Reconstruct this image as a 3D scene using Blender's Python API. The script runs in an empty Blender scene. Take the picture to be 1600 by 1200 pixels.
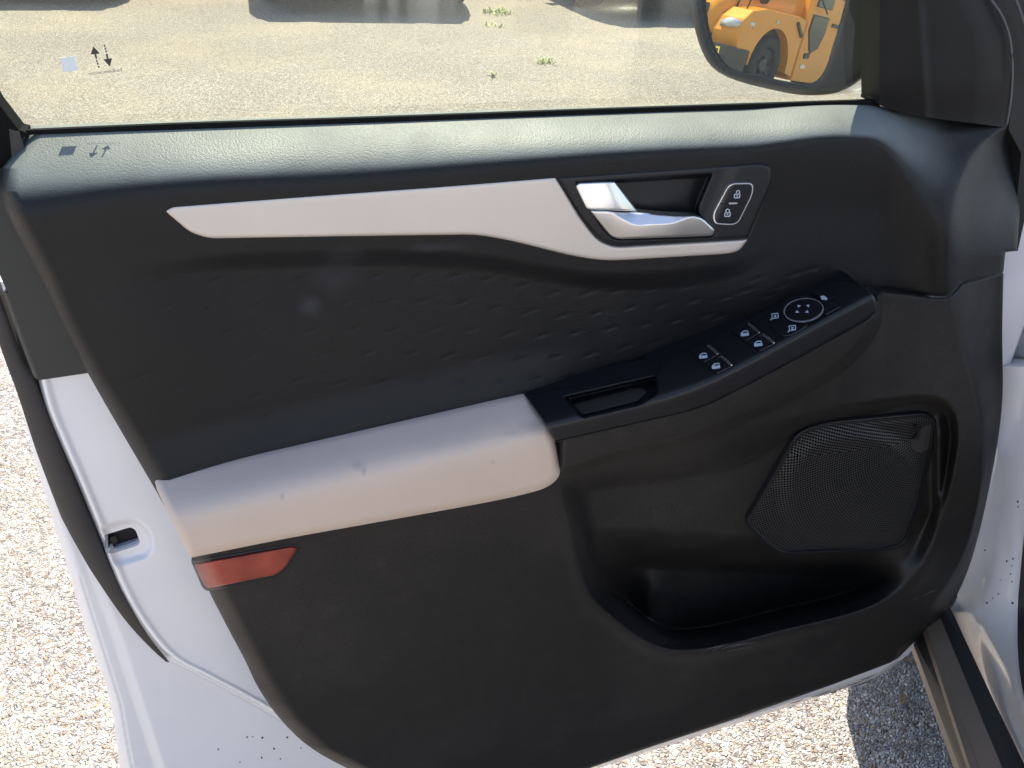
import bpy, bmesh, math, random
import numpy as np
from math import radians, sin, cos, pi, tan, atan2
from mathutils import Vector, Matrix
random.seed(7); np.random.seed(7)
scene = bpy.context.scene
col = scene.collection

# ------------------------------------------------------------------ camera
FPX = 1450.0
PITCH, ROLL, YAW = radians(30), radians(3), radians(-16)
CAM = np.array([0.0, -0.78, 1.30])
_R = np.array([1, 0, 0.]); _F = np.array([0, cos(PITCH), -sin(PITCH)]); _U = np.cross(_R, _F)
_R, _U = cos(ROLL)*_R + sin(ROLL)*_U, -sin(ROLL)*_R + cos(ROLL)*_U
_Z = np.array([[cos(YAW), -sin(YAW), 0], [sin(YAW), cos(YAW), 0], [0, 0, 1]])
_R, _U, _F = _Z @ _R, _Z @ _U, _Z @ _F
cd = bpy.data.cameras.new('camera'); cam = bpy.data.objects.new('camera', cd); col.objects.link(cam)
cd.sensor_width = 36; cd.lens = 36*FPX/1600; cd.clip_start = 0.02; cd.clip_end = 500
m = Matrix.Identity(4)
for i in range(3):
    m[i][0], m[i][1], m[i][2], m[i][3] = _R[i], _U[i], -_F[i], CAM[i]
cam.matrix_world = m
scene.camera = cam
scene.render.resolution_x, scene.render.resolution_y = 1024, 768

# ------------------------------------------------------------------ sky, sun, exposure
SUN_EL, SUN_AZ = radians(63), radians(15)          # azimuth measured from +y towards +x
w = bpy.data.worlds.new('World'); scene.world = w; w.use_nodes = True
nt = w.node_tree; bg = nt.nodes['Background']
sky = nt.nodes.new('ShaderNodeTexSky'); sky.sky_type = 'NISHITA'; sky.sun_disc = False
sky.sun_elevation = SUN_EL; sky.sun_rotation = SUN_AZ
nt.links.new(sky.outputs[0], bg.inputs[0]); bg.inputs[1].default_value = 0.12
sl = bpy.data.lights.new('sun', 'SUN'); sl.energy = 4.2; sl.angle = radians(0.5); sl.color = (1, .94, .83)
so = bpy.data.objects.new('sun', sl); col.objects.link(so)
sdir = Vector((sin(SUN_AZ)*cos(SUN_EL), cos(SUN_AZ)*cos(SUN_EL), sin(SUN_EL)))
so.rotation_euler = sdir.to_track_quat('Z', 'Y').to_euler(); so.location = (3, 6, 9)
scene.view_settings.view_transform = 'Standard'; scene.view_settings.look = 'None'
scene.view_settings.exposure = 1.42; scene.view_settings.gamma = 1
scene.render.engine = 'CYCLES'

# ------------------------------------------------------------------ materials
def mat(name, color, rough=.5, metal=0, bump=None, coat=0, spec=.5, vary=None, sheen=0, build=None):
    """bump = list of (kind, scale, strength, distance)"""
    m = bpy.data.materials.new(name); m.use_nodes = True; n = m.node_tree; b = n.nodes['Principled BSDF']
    b.inputs['Base Color'].default_value = (*color, 1); b.inputs['Roughness'].default_value = rough
    b.inputs['Metallic'].default_value = metal; b.inputs['Coat Weight'].default_value = coat
    b.inputs['Coat Roughness'].default_value = .05
    b.inputs['Specular IOR Level'].default_value = spec
    if sheen: b.inputs['Sheen Weight'].default_value = sheen; b.inputs['Sheen Roughness'].default_value = .5
    tc = n.nodes.new('ShaderNodeTexCoord'); co = tc.outputs['Object']
    if vary:                                         # (scale, amount)
        tx = n.nodes.new('ShaderNodeTexNoise'); tx.inputs['Scale'].default_value = vary[0]; tx.inputs['Detail'].default_value = 5
        n.links.new(co, tx.inputs['Vector'])
        mp = n.nodes.new('ShaderNodeMapRange'); mp.inputs[1].default_value = .3; mp.inputs[2].default_value = .7
        mp.inputs[3].default_value = 1-vary[1]; mp.inputs[4].default_value = 1+vary[1]
        n.links.new(tx.outputs[0], mp.inputs[0])
        mx = n.nodes.new('ShaderNodeVectorMath'); mx.operation = 'SCALE'; mx.inputs[0].default_value = color
        n.links.new(mp.outputs[0], mx.inputs['Scale']); n.links.new(mx.outputs[0], b.inputs['Base Color'])
        mr = n.nodes.new('ShaderNodeMapRange'); mr.inputs[1].default_value = .3; mr.inputs[2].default_value = .7
        mr.inputs[3].default_value = max(0, rough-.06); mr.inputs[4].default_value = rough+.06
        n.links.new(tx.outputs[0], mr.inputs[0]); n.links.new(mr.outputs[0], b.inputs['Roughness'])
    prev = None
    for kind, sc, st, dist in (bump or []):
        if kind == 'noise':
            t = n.nodes.new('ShaderNodeTexNoise'); t.inputs['Detail'].default_value = 3; out = t.outputs[0]
        else:
            t = n.nodes.new('ShaderNodeTexVoronoi'); t.feature = 'SMOOTH_F1' if kind == 'smooth' else 'F1'; out = t.outputs['Distance']
        t.inputs['Scale'].default_value = sc; n.links.new(co, t.inputs['Vector'])
        bp = n.nodes.new('ShaderNodeBump'); bp.inputs['Strength'].default_value = st; bp.inputs['Distance'].default_value = dist
        if kind != 'noise': bp.invert = True
        n.links.new(out, bp.inputs['Height'])
        if prev: n.links.new(prev, bp.inputs['Normal'])
        prev = bp.outputs[0]
    if prev: n.links.new(prev, b.inputs['Normal'])
    if build: build(n, b, co)
    return m

BLK = (.0048, .0045, .0052)
def sunlit_ledge(n, b, co):                                 # sunlight painted into the colour of the door's top ledge, patchy
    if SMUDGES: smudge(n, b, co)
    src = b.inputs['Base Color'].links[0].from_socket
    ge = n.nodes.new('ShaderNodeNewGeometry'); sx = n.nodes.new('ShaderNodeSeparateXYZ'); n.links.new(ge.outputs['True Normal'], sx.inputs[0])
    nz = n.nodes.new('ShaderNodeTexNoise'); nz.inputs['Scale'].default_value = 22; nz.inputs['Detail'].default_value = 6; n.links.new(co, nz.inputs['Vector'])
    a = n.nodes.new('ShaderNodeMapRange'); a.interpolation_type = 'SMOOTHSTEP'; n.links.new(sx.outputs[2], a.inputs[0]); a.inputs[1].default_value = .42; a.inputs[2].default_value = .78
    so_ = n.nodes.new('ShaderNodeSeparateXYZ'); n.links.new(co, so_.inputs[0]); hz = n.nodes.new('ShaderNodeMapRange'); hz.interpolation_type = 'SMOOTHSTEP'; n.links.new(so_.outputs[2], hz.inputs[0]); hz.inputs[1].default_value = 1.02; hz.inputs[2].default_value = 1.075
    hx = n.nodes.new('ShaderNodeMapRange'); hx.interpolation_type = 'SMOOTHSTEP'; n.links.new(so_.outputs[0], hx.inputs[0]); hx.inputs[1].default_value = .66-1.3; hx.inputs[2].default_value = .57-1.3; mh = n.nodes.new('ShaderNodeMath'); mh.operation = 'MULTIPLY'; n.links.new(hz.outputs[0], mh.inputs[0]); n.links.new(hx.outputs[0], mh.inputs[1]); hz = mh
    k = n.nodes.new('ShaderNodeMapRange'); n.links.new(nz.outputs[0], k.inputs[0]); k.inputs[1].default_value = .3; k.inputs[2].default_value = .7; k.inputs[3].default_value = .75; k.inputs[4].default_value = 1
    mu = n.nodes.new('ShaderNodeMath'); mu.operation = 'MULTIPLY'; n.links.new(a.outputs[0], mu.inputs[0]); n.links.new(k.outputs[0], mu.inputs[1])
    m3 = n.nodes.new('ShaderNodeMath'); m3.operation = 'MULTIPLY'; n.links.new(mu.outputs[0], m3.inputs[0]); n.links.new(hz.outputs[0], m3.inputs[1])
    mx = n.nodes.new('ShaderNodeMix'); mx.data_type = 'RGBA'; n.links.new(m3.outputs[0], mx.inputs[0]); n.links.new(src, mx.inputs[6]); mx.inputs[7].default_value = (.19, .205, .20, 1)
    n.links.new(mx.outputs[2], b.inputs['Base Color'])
def smudge(n, b, co):                                # dusty hand marks on the soft panel, each with its own outline
    base = b.inputs['Base Color'].links[0].from_socket if b.inputs['Base Color'].links else None
    acc = None
    for c, r, k in SMUDGES:
        vm = n.nodes.new('ShaderNodeVectorMath'); vm.operation = 'SUBTRACT'; n.links.new(co, vm.inputs[0]); vm.inputs[1].default_value = c
        sc = n.nodes.new('ShaderNodeVectorMath'); sc.operation = 'DIVIDE'; n.links.new(vm.outputs[0], sc.inputs[0]); sc.inputs[1].default_value = r
        ns = n.nodes.new('ShaderNodeTexNoise'); ns.inputs['Scale'].default_value = 60; n.links.new(co, ns.inputs['Vector'])
        ln = n.nodes.new('ShaderNodeVectorMath'); ln.operation = 'LENGTH'; n.links.new(sc.outputs[0], ln.inputs[0])
        ad = n.nodes.new('ShaderNodeMath'); ad.operation = 'ADD'; n.links.new(ln.outputs['Value'], ad.inputs[0]); n.links.new(ns.outputs[0], ad.inputs[1])
        mr = n.nodes.new('ShaderNodeMapRange'); mr.inputs[1].default_value = 1.45; mr.inputs[2].default_value = .6
        mr.inputs[3].default_value = 0; mr.inputs[4].default_value = k; n.links.new(ad.outputs[0], mr.inputs[0])
        if acc is None: acc = mr.outputs[0]
        else:
            a = n.nodes.new('ShaderNodeMath'); a.operation = 'MAXIMUM'; n.links.new(acc, a.inputs[0]); n.links.new(mr.outputs[0], a.inputs[1]); acc = a.outputs[0]
    mx = n.nodes.new('ShaderNodeMix'); mx.data_type = 'RGBA'
    n.links.new(acc, mx.inputs[0])
    if base: n.links.new(base, mx.inputs[6])
    else: mx.inputs[6].default_value = b.inputs['Base Color'].default_value
    mx.inputs[7].default_value = (*SMUDGE_COL, 1)
    n.links.new(mx.outputs[2], b.inputs['Base Color'])

# ------------------------------------------------------------------ object helpers
ORG = {}
def empty(name, loc, label=None, cat=None, group=None, rz=0):
    o = bpy.data.objects.new(name, None); col.objects.link(o); o.location = loc; o.rotation_euler = (0, 0, rz)
    o.empty_display_size = .2
    if label: o['label'] = label; o['category'] = cat
    if group: o['group'] = group
    return o
def mkobj(name, verts, faces, material, parent=None, smooth=False, org=None, label=None):
    if org is None and parent is not None: org = ORG.get(parent.name)
    v = np.asarray(verts, dtype=float)
    if org is not None: v = v - np.asarray(org)
    me = bpy.data.meshes.new(name); me.from_pydata(v.tolist(), [], [list(map(int, f)) for f in faces]); me.update()
    me.materials.append(material)
    if smooth: me.polygons.foreach_set('use_smooth', [True]*len(me.polygons))
    o = bpy.data.objects.new(name, me); col.objects.link(o)
    if parent is not None: o.parent = parent; ORG[o.name] = org
    if label: o['label'] = label
    return o

# ------------------------------------------------------------------ sight lines -> real places
def rays(x, y):
    x = np.asarray(x, float); y = np.asarray(y, float)
    return ((x-800)/FPX)[..., None]*_R - ((y-600)/FPX)[..., None]*_U + _F
class Plane:
    """a real plane in the place; point(x, y, d) is the spot d metres in front of it, on its own normal side"""
    def __init__(s, p, n): s.p = np.array(p, float); s.n = np.array(n, float)/np.linalg.norm(n)
    def point(s, x, y, d=0.):
        r = rays(x, y); d = np.broadcast_to(np.asarray(d, float), np.shape(x))
        k = (((s.p - CAM) @ s.n) + d)/(r @ s.n)
        return CAM + r*k[..., None]
DOOR = Plane((0, 0, 0), (0, -1, 0))                 # inner face of the door steel, facing the car's seat
def planedepth(pts):                                 # depth field of a flat surface through three spots of the door
    q = [DOOR.point(np.array([a]), np.array([b]), np.array([c]))[0] for a, b, c in pts]
    n = np.cross(q[1]-q[0], q[2]-q[0])
    def f(x, y):
        r = rays(x, y); k = ((q[0]-CAM) @ n)/(r @ n)
        return -(CAM[1] + r[..., 1]*k)
    return f

def ss(a, b, x): t = np.clip((x-a)/(b-a), 0, 1); return t*t*(3-2*t)
def smin(a, b, k): return -k*np.logaddexp(-a/k, -b/k)
def ip(pts):
    p = np.array(pts, float); xs, ys = p[:, 0], p[:, 1]
    # smooth (monotone-ish) interpolation, sampled densely
    t = np.gradient(ys, xs)
    X = np.linspace(xs[0], xs[-1], 600); i = np.clip(np.searchsorted(xs, X)-1, 0, len(xs)-2)
    h = xs[i+1]-xs[i]; u = (X-xs[i])/h
    Y = (2*u**3-3*u**2+1)*ys[i]+(u**3-2*u**2+u)*h*t[i]+(-2*u**3+3*u**2)*ys[i+1]+(u**3-u**2)*h*t[i+1]
    return lambda q: np.interp(q, X, Y)
def rnd(poly, r=6, n=4):
    """round the corners of a polygon with radius r (a number or one per corner)"""
    P = [np.array(p[:2], float) for p in poly]; out = []; N = len(P)
    for i in range(N):
        rr = poly[i][2] if len(poly[i]) > 2 else r
        a, b, c = P[i-1], P[i], P[(i+1) % N]
        la, lc = np.linalg.norm(a-b), np.linalg.norm(c-b); q = min(rr, la*.48, lc*.48)
        if q < .3: out.append(b); continue
        s, e = b+(a-b)/la*q, b+(c-b)/lc*q
        for k in range(n+1):
            t = k/n; out.append((1-t)**2*s+2*t*(1-t)*b+t*t*e)
    return np.array(out)
def spl(pts, n=8, closed=False):
    P = np.array(pts, float); out = []; N = len(P)
    for i in range(N if closed else N-1):
        p0 = P[(i-1) % N] if closed or i > 0 else P[0]; p1 = P[i]; p2 = P[(i+1) % N]
        p3 = P[(i+2) % N] if closed or i < N-2 else P[-1]
        for k in range(n):
            t = k/n
            out.append(.5*((2*p1)+(-p0+p2)*t+(2*p0-5*p1+4*p2-p3)*t*t+(-p0+3*p1-3*p2+p3)*t**3))
    if not closed: out.append(P[-1])
    return np.array(out)
def sdf(poly, X, Y):
    poly = np.asarray(poly, float); d = np.full(X.shape, 1e18); ins = np.zeros(X.shape, bool)
    for i in range(len(poly)):
        a = poly[i-1]; b = poly[i]; e = b-a; l = e @ e
        if l < 1e-12: continue
        px, py = X-a[0], Y-a[1]; t = np.clip((px*e[0]+py*e[1])/l, 0, 1)
        d = np.minimum(d, (px-t*e[0])**2+(py-t*e[1])**2)
        if a[1] != b[1]:
            c = ((a[1] > Y) != (b[1] > Y)) & (X < (b[0]-a[0])*(Y-a[1])/(b[1]-a[1])+a[0])
            ins ^= c
    d = np.sqrt(d); return np.where(ins, -d, d)
def dist_line(pts, X, Y):
    d = np.full(X.shape, 1e18); pts = np.asarray(pts, float)
    for i in range(1, len(pts)):
        a = pts[i-1]; b = pts[i]; e = b-a; l = e @ e; px, py = X-a[0], Y-a[1]
        t = np.clip((px*e[0]+py*e[1])/l, 0, 1); d = np.minimum(d, (px-t*e[0])**2+(py-t*e[1])**2)
    return np.sqrt(d)
def rim(s, R, r):                                    # rounding-off near an outline; s = distance inside
    q = 1-np.clip(s/R, 0, 1); return -r*(1-np.sqrt(np.clip(1-q*q, 0, 1)))

def relief(name, outline, depth, step, material, parent, back=.012, plane=DOOR, edge=None, holes=(), label=None, smooth=True):
    """a moulded piece: a fine sheet following depth(x, y), cut exactly to its outline, with real thickness behind the edge"""
    outline = np.asarray(outline, float)
    x0, y0 = outline.min(0)-step*.5; x1, y1 = outline.max(0)+step*.5
    xs = np.arange(x0, x1+step, step); ys = np.arange(y0, y1+step, step)
    X, Y = np.meshgrid(xs, ys); H, W = X.shape
    def field(x, y):
        s = sdf(outline, x, y)
        for h in holes: s = np.maximum(s, -sdf(h, x, y))
        return s
    S = field(X, Y); inside = S < 0
    corners = inside[:-1, :-1].astype(int)+inside[:-1, 1:]+inside[1:, :-1]+inside[1:, 1:]
    idx = -np.ones((H, W), int); used = inside.copy()
    idx[used] = np.arange(used.sum())
    px = list(X[used]); py = list(Y[used]); fs = []
    f = np.argwhere(corners == 4)
    quads = np.stack([idx[f[:, 0], f[:, 1]], idx[f[:, 0]+1, f[:, 1]], idx[f[:, 0]+1, f[:, 1]+1], idx[f[:, 0], f[:, 1]+1]], 1)
    fs = quads.tolist(); cross = {}; be = []
    def cp(a, b):
        k = (a, b) if a < b else (b, a)
        if k not in cross:
            sa, sb = S[a], S[b]; t = sa/(sa-sb); t = min(max(t, .02), .98)
            cross[k] = len(px); px.append(X[a]+(X[b]-X[a])*t); py.append(Y[a]+(Y[b]-Y[a])*t)
        return cross[k]
    for i, j in np.argwhere((corners > 0) & (corners < 4)):
        cyc = [(i, j), (i+1, j), (i+1, j+1), (i, j+1)]; pl = []; cr = []
        for q in range(4):
            a, b = cyc[q], cyc[(q+1) % 4]
            if inside[a]: pl.append(idx[a])
            if inside[a] != inside[b]: c = cp(a, b); pl.append(c); cr.append((c, inside[a]))
        if len(pl) >= 3: fs.append(pl)
        if len(cr) == 2:
            out_, in_ = (cr[0][0], cr[1][0]) if cr[0][1] else (cr[1][0], cr[0][0])
            be.append((out_, in_))
    px = np.array(px); py = np.array(py)
    D = depth(px, py)
    if edge: D = D + rim(-field(px, py), *edge)
    V = plane.point(px, py, D)
    nb = len(V); bi = sorted({a for e in be for a in e}); mp = {a: nb+2*k for k, a in enumerate(bi)}
    if back:
        ext = []
        for a in bi: ext.append(V[a]); ext.append(V[a]-plane.n*back)
        if ext: V = np.vstack([V, np.array(ext)])
        sk = [(mp[a], mp[b], mp[b]+1, mp[a]+1) for a, b in be]
    else: sk = []
    nf = len(fs)
    org = ORG.get(parent.name) if parent is not None else None
    if org is not None: V = V-np.asarray(org)
    me = bpy.data.meshes.new(name); me.from_pydata(V.tolist(), [], fs+sk); me.update(); me.materials.append(material)
    me.polygons.foreach_set('use_smooth', [smooth]*nf+[False]*len(sk))
    o = bpy.data.objects.new(name, me); col.objects.link(o)
    if parent is not None: o.parent = parent; ORG[o.name] = org
    if label: o['label'] = label
    return o
def ribbon(pts, wd):                                 # outline of a stroke
    P = np.asarray(pts, float); n = len(P); w_ = np.broadcast_to(wd, n)/2
    T = np.gradient(P, axis=0); T /= np.linalg.norm(T, axis=1)[:, None]; N = np.stack([-T[:, 1], T[:, 0]], 1)
    return np.vstack([P+N*w_[:, None], (P-N*w_[:, None])[::-1]])
def plates(name, polys, depth, off, material, parent, thick=.0006, plane=DOOR, label=None):
    """thin raised marks: every polygon of one mark together, extruded by its real thickness"""
    V = []; F = []
    for p in polys:
        p = np.asarray(p, float); a = np.sum(p[:, 0]*np.roll(p[:, 1], -1)-np.roll(p[:, 0], -1)*p[:, 1])
        if a > 0: p = p[::-1]
        n = len(p); b = len(V); d = depth(p[:, 0], p[:, 1])+off
        V += list(plane.point(p[:, 0], p[:, 1], d)); V += list(plane.point(p[:, 0], p[:, 1], d)-plane.n*thick)
        F.append(list(range(b, b+n))); F.append(list(range(b+2*n-1, b+n-1, -1)))
        F += [(b+(i+1) % n, b+i, b+n+i, b+n+(i+1) % n) for i in range(n)]
    return mkobj(name, V, F, material, parent, label=label)
def tube(name, pts, r, material, parent=None, seg=8, closed=False, org=None, label=None):
    P = [Vector(p) for p in pts]; V = []; F = []; n = len(P)
    for i, p in enumerate(P):
        t = (P[(i+1) % n]-P[i-1]) if closed or 0 < i < n-1 else (P[1]-P[0] if i == 0 else P[-1]-P[-2])
        t.normalize(); a = t.cross(Vector((0, 0, 1)) if abs(t.z) < .9 else Vector((0, 1, 0))).normalized(); b = t.cross(a)
        rr = r[i] if hasattr(r, '__len__') else r
        for k in range(seg): th = 2*pi*k/seg; V.append(p+a*cos(th)*rr+b*sin(th)*rr)
    for i in range(n if closed else n-1):
        j = (i+1) % n
        for k in range(seg): F.append((i*seg+k, i*seg+(k+1) % seg, j*seg+(k+1) % seg, j*seg+k))
    if not closed: F.append(tuple(range(seg-1, -1, -1))); F.append(tuple((n-1)*seg+k for k in range(seg)))
    return mkobj(name, [tuple(v) for v in V], F, material, parent, True, org, label)
def glyphs(txt):                                     # flat letter outlines as a 2-D mesh, 1 unit high
    c = bpy.data.curves.new('t', 'FONT'); c.body = txt; c.size = 1; o = bpy.data.objects.new('t', c); col.objects.link(o)
    dg = bpy.context.evaluated_depsgraph_get(); me = bpy.data.meshes.new_from_object(o.evaluated_get(dg))
    v = np.array([tuple(q.co) for q in me.vertices])[:, :2]; f = [tuple(p.vertices) for p in me.polygons]
    bpy.data.objects.remove(o); bpy.data.curves.remove(c); bpy.data.meshes.remove(me)
    return v, f

# ================================================================== GROUND
def _m(n, op, a, b=None, c=None):
    q = n.nodes.new('ShaderNodeMath'); q.operation = op
    for i, v in enumerate((a, b, c)):
        if v is None: continue
        if isinstance(v, (int, float)): q.inputs[i].default_value = v
        else: n.links.new(v, q.inputs[i])
    return q.outputs[0]

def gravel(n, b, co):
    L = n.links.new
    def vor(scale, feat='F1'):
        t = n.nodes.new('ShaderNodeTexVoronoi'); t.feature = feat; t.inputs['Scale'].default_value = scale; L(wv, t.inputs['Vector']); return t
    def noise(scale, det=4):
        t = n.nodes.new('ShaderNodeTexNoise'); t.inputs['Scale'].default_value = scale; t.inputs['Detail'].default_value = det; L(co, t.inputs['Vector']); return t
    nz = noise(55, 2); wm = n.nodes.new('ShaderNodeVectorMath'); wm.operation = 'SCALE'; L(nz.outputs['Color'], wm.inputs[0]); wm.inputs['Scale'].default_value = .012
    wa = n.nodes.new('ShaderNodeVectorMath'); wa.operation = 'ADD'; L(co, wa.inputs[0]); L(wm.outputs[0], wa.inputs[1]); wv = wa.outputs[0]
    v1 = vor(150); v3 = vor(52); e1 = vor(150, 'DISTANCE_TO_EDGE'); v2 = vor(260)
    sp = n.nodes.new('ShaderNodeSeparateColor'); L(v1.outputs['Color'], sp.inputs[0])
    cr = n.nodes.new('ShaderNodeValToRGB'); L(sp.outputs[0], cr.inputs[0])
    el = cr.color_ramp.elements; el[0].position = 0; el[0].color = (.16, .13, .11, 1); el[1].position = 1; el[1].color = (.50, .47, .42, 1)
    for p, c in ((.14, (.24, .21, .19, 1)), (.3, (.34, .32, .30, 1)), (.45, (.26, .235, .22, 1)), (.55, (.42, .36, .29, 1)), (.66, (.24, .17, .12, 1)), (.74, (.38, .37, .37, 1)), (.88, (.47, .42, .35, 1))):
        e = el.new(p); e.color = c
    # dark joints between the stones
    mr = n.nodes.new('ShaderNodeMapRange'); L(e1.outputs['Distance'], mr.inputs[0]); mr.inputs[1].default_value = 0; mr.inputs[2].default_value = .12
    mr.inputs[3].default_value = .72; mr.inputs[4].default_value = 1
    m1 = n.nodes.new('ShaderNodeVectorMath'); m1.operation = 'SCALE'; L(cr.outputs[0], m1.inputs[0]); L(mr.outputs[0], m1.inputs['Scale'])
    s3 = n.nodes.new('ShaderNodeSeparateColor'); L(v3.outputs['Color'], s3.inputs[0]); big = _m(n, 'MULTIPLY', _m(n, 'GREATER_THAN', s3.outputs[0], .80), _m(n, 'LESS_THAN', v3.outputs['Distance'], .36))
    c3 = n.nodes.new('ShaderNodeValToRGB'); L(s3.outputs[1], c3.inputs[0]); c3.color_ramp.elements[0].color = (.20, .15, .11, 1); c3.color_ramp.elements[1].color = (.50, .45, .37, 1)
    mb = n.nodes.new('ShaderNodeMix'); mb.data_type = 'RGBA'; L(_m(n, 'MULTIPLY', big, .8), mb.inputs[0]); L(m1.outputs[0], mb.inputs[6]); L(c3.outputs[0], mb.inputs[7])
    # sandy fines in patches
    pn = noise(1.1, 6); pm = n.nodes.new('ShaderNodeMapRange'); L(pn.outputs[0], pm.inputs[0]); pm.inputs[1].default_value = .45; pm.inputs[2].default_value = .68; pm.inputs[4].default_value = .6
    fn = noise(420, 2); fm = n.nodes.new('ShaderNodeMapRange'); L(fn.outputs[0], fm.inputs[0]); fm.inputs[1].default_value = .35; fm.inputs[2].default_value = .62
    mu = n.nodes.new('ShaderNodeMath'); mu.operation = 'MULTIPLY'; L(pm.outputs[0], mu.inputs[0]); L(fm.outputs[0], mu.inputs[1])
    mx = n.nodes.new('ShaderNodeMix'); mx.data_type = 'RGBA'; L(mu.outputs[0], mx.inputs[0]); L(mb.outputs[2], mx.inputs[6]); mx.inputs[7].default_value = (.47, .39, .28, 1)
    tn = noise(.35, 3); tm = n.nodes.new('ShaderNodeMapRange'); L(tn.outputs[0], tm.inputs[0]); tm.inputs[1].default_value = .3; tm.inputs[2].default_value = .7; tm.inputs[3].default_value = 1.3; tm.inputs[4].default_value = 1.7
    m2 = n.nodes.new('ShaderNodeVectorMath'); m2.operation = 'SCALE'; L(mx.outputs[2], m2.inputs[0]); L(tm.outputs[0], m2.inputs['Scale'])
    L(m2.outputs[0], b.inputs['Base Color'])
    # stone relief
    h = n.nodes.new('ShaderNodeMapRange'); L(e1.outputs['Distance'], h.inputs[0]); h.inputs[2].default_value = .35
    ha = n.nodes.new('ShaderNodeMath'); ha.operation = 'MULTIPLY_ADD'; L(sp.outputs[1], ha.inputs[0]); ha.inputs[1].default_value = .9; L(h.outputs[0], ha.inputs[2])
    bp = n.nodes.new('ShaderNodeBump'); bp.inputs['Strength'].default_value = .9; bp.inputs['Distance'].default_value = .006; L(ha.outputs[0], bp.inputs['Height'])
    b2 = n.nodes.new('ShaderNodeBump'); b2.inputs['Strength'].default_value = .5; b2.inputs['Distance'].default_value = .002; L(v2.outputs['Distance'], b2.inputs['Height']); L(bp.outputs[0], b2.inputs['Normal'])
    L(b2.outputs[0], b.inputs['Normal'])
M_ground = mat('gravel', (.35, .32, .28), .9, build=gravel, spec=.25)
gv = []; gf = []
NG = 24
for j in range(NG+1):
    for i in range(NG+1): gv.append((-90+180*i/NG, -90+180*j/NG, 0))
for j in range(NG):
    for i in range(NG): a = j*(NG+1)+i; gf.append((a, a+1, a+NG+2, a+NG+1))
ground = mkobj('ground', gv, gf, M_ground); ground['kind'] = 'structure'

# ================================================================== THE CAR WITH ITS OPEN DOOR
CARO = np.array([1.3, .2, 0.]); car = empty('white_car', CARO.tolist(),
    'white car with its front door swung open, showing black door trim and cream armrest pad', 'car')
ORG[car.name] = CARO

def scuffed(n, b, co):                               # moulded speckle plus worn, dusty patches
    L = n.links.new
    def nz(sc, de, lo, hi, a, c):
        t = n.nodes.new('ShaderNodeTexNoise'); t.inputs['Scale'].default_value = sc; t.inputs['Detail'].default_value = de; L(co, t.inputs['Vector'])
        q = n.nodes.new('ShaderNodeMapRange'); L(t.outputs[0], q.inputs[0]); q.inputs[1].default_value = lo; q.inputs[2].default_value = hi; q.inputs[3].default_value = a; q.inputs[4].default_value = c; return q.outputs[0]
    sp = nz(850, 2, .3, .7, .45, 1.65); du = nz(5, 7, .48, .75, 0, .55); d2 = nz(38, 5, .55, .8, 0, .35)
    k = n.nodes.new('ShaderNodeMath'); k.operation = 'ADD'; L(du, k.inputs[0]); L(d2, k.inputs[1])
    mx = n.nodes.new('ShaderNodeMix'); mx.data_type = 'RGBA'; L(k.outputs[0], mx.inputs[0]); mx.inputs[6].default_value = (.0125, .0110, .0100, 1); mx.inputs[7].default_value = (.034, .029, .026, 1)
    sc = n.nodes.new('ShaderNodeVectorMath'); sc.operation = 'SCALE'; L(mx.outputs[2], sc.inputs[0]); L(sp, sc.inputs['Scale']); L(sc.outputs[0], b.inputs['Base Color'])
    ro = nz(12, 5, .3, .7, .44, .60); L(ro, b.inputs['Roughness'])
M_soft = mat('soft_black_vinyl', BLK, .48, bump=[('smooth', 760, .5, .0006)], vary=(9, .10), spec=.34, sheen=.02)
M_hard = mat('hard_black_plastic', (.0135, .0118, .0106), .52, bump=[('noise', 750, .4, .0006)], spec=.34, build=scuffed)
M_bezel = mat('satin_black_plastic', (.008, .008, .010), .40, bump=[('noise', 1200, .1, .0003)], spec=.45)
M_piano = mat('glossy_black_plastic', (.010, .010, .012), .22, spec=.5)
M_silver = mat('satin_silver_trim', (.66, .58, .515), .42, .35, vary=(14, .03), bump=[('noise', 1600, .05, .0002)])
M_chrome = mat('satin_chrome', (.80, .79, .78), .30, 1.0, bump=[('noise', 700, .04, .0002)])
M_ring = mat('bright_ring', (.75, .75, .75), .25, .8)
M_icon = mat('icon_white', (.50, .54, .60), .5)
M_rubber = mat('black_rubber', (.018, .016, .015), .6, bump=[('noise', 500, .15, .0008)])
M_brownrub = mat('weather_strip_rubber', (.040, .034, .031), .65, bump=[('noise', 600, .2, .0008)])
M_white = mat('white_paint', (.84, .80, .795), .22, coat=.6, bump=[('noise', 25, .03, .002)], vary=(6, .02))
M_dark = mat('black_shade', (.004, .004, .004), .8)
M_seal = mat('dull_black_seal', (.007, .007, .007), .8, spec=.12, bump=[('noise', 500, .1, .0006)])
M_frame = mat('door_frame_black', (.022, .024, .024), .45, bump=[('noise', 800, .1, .0004)])

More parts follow.
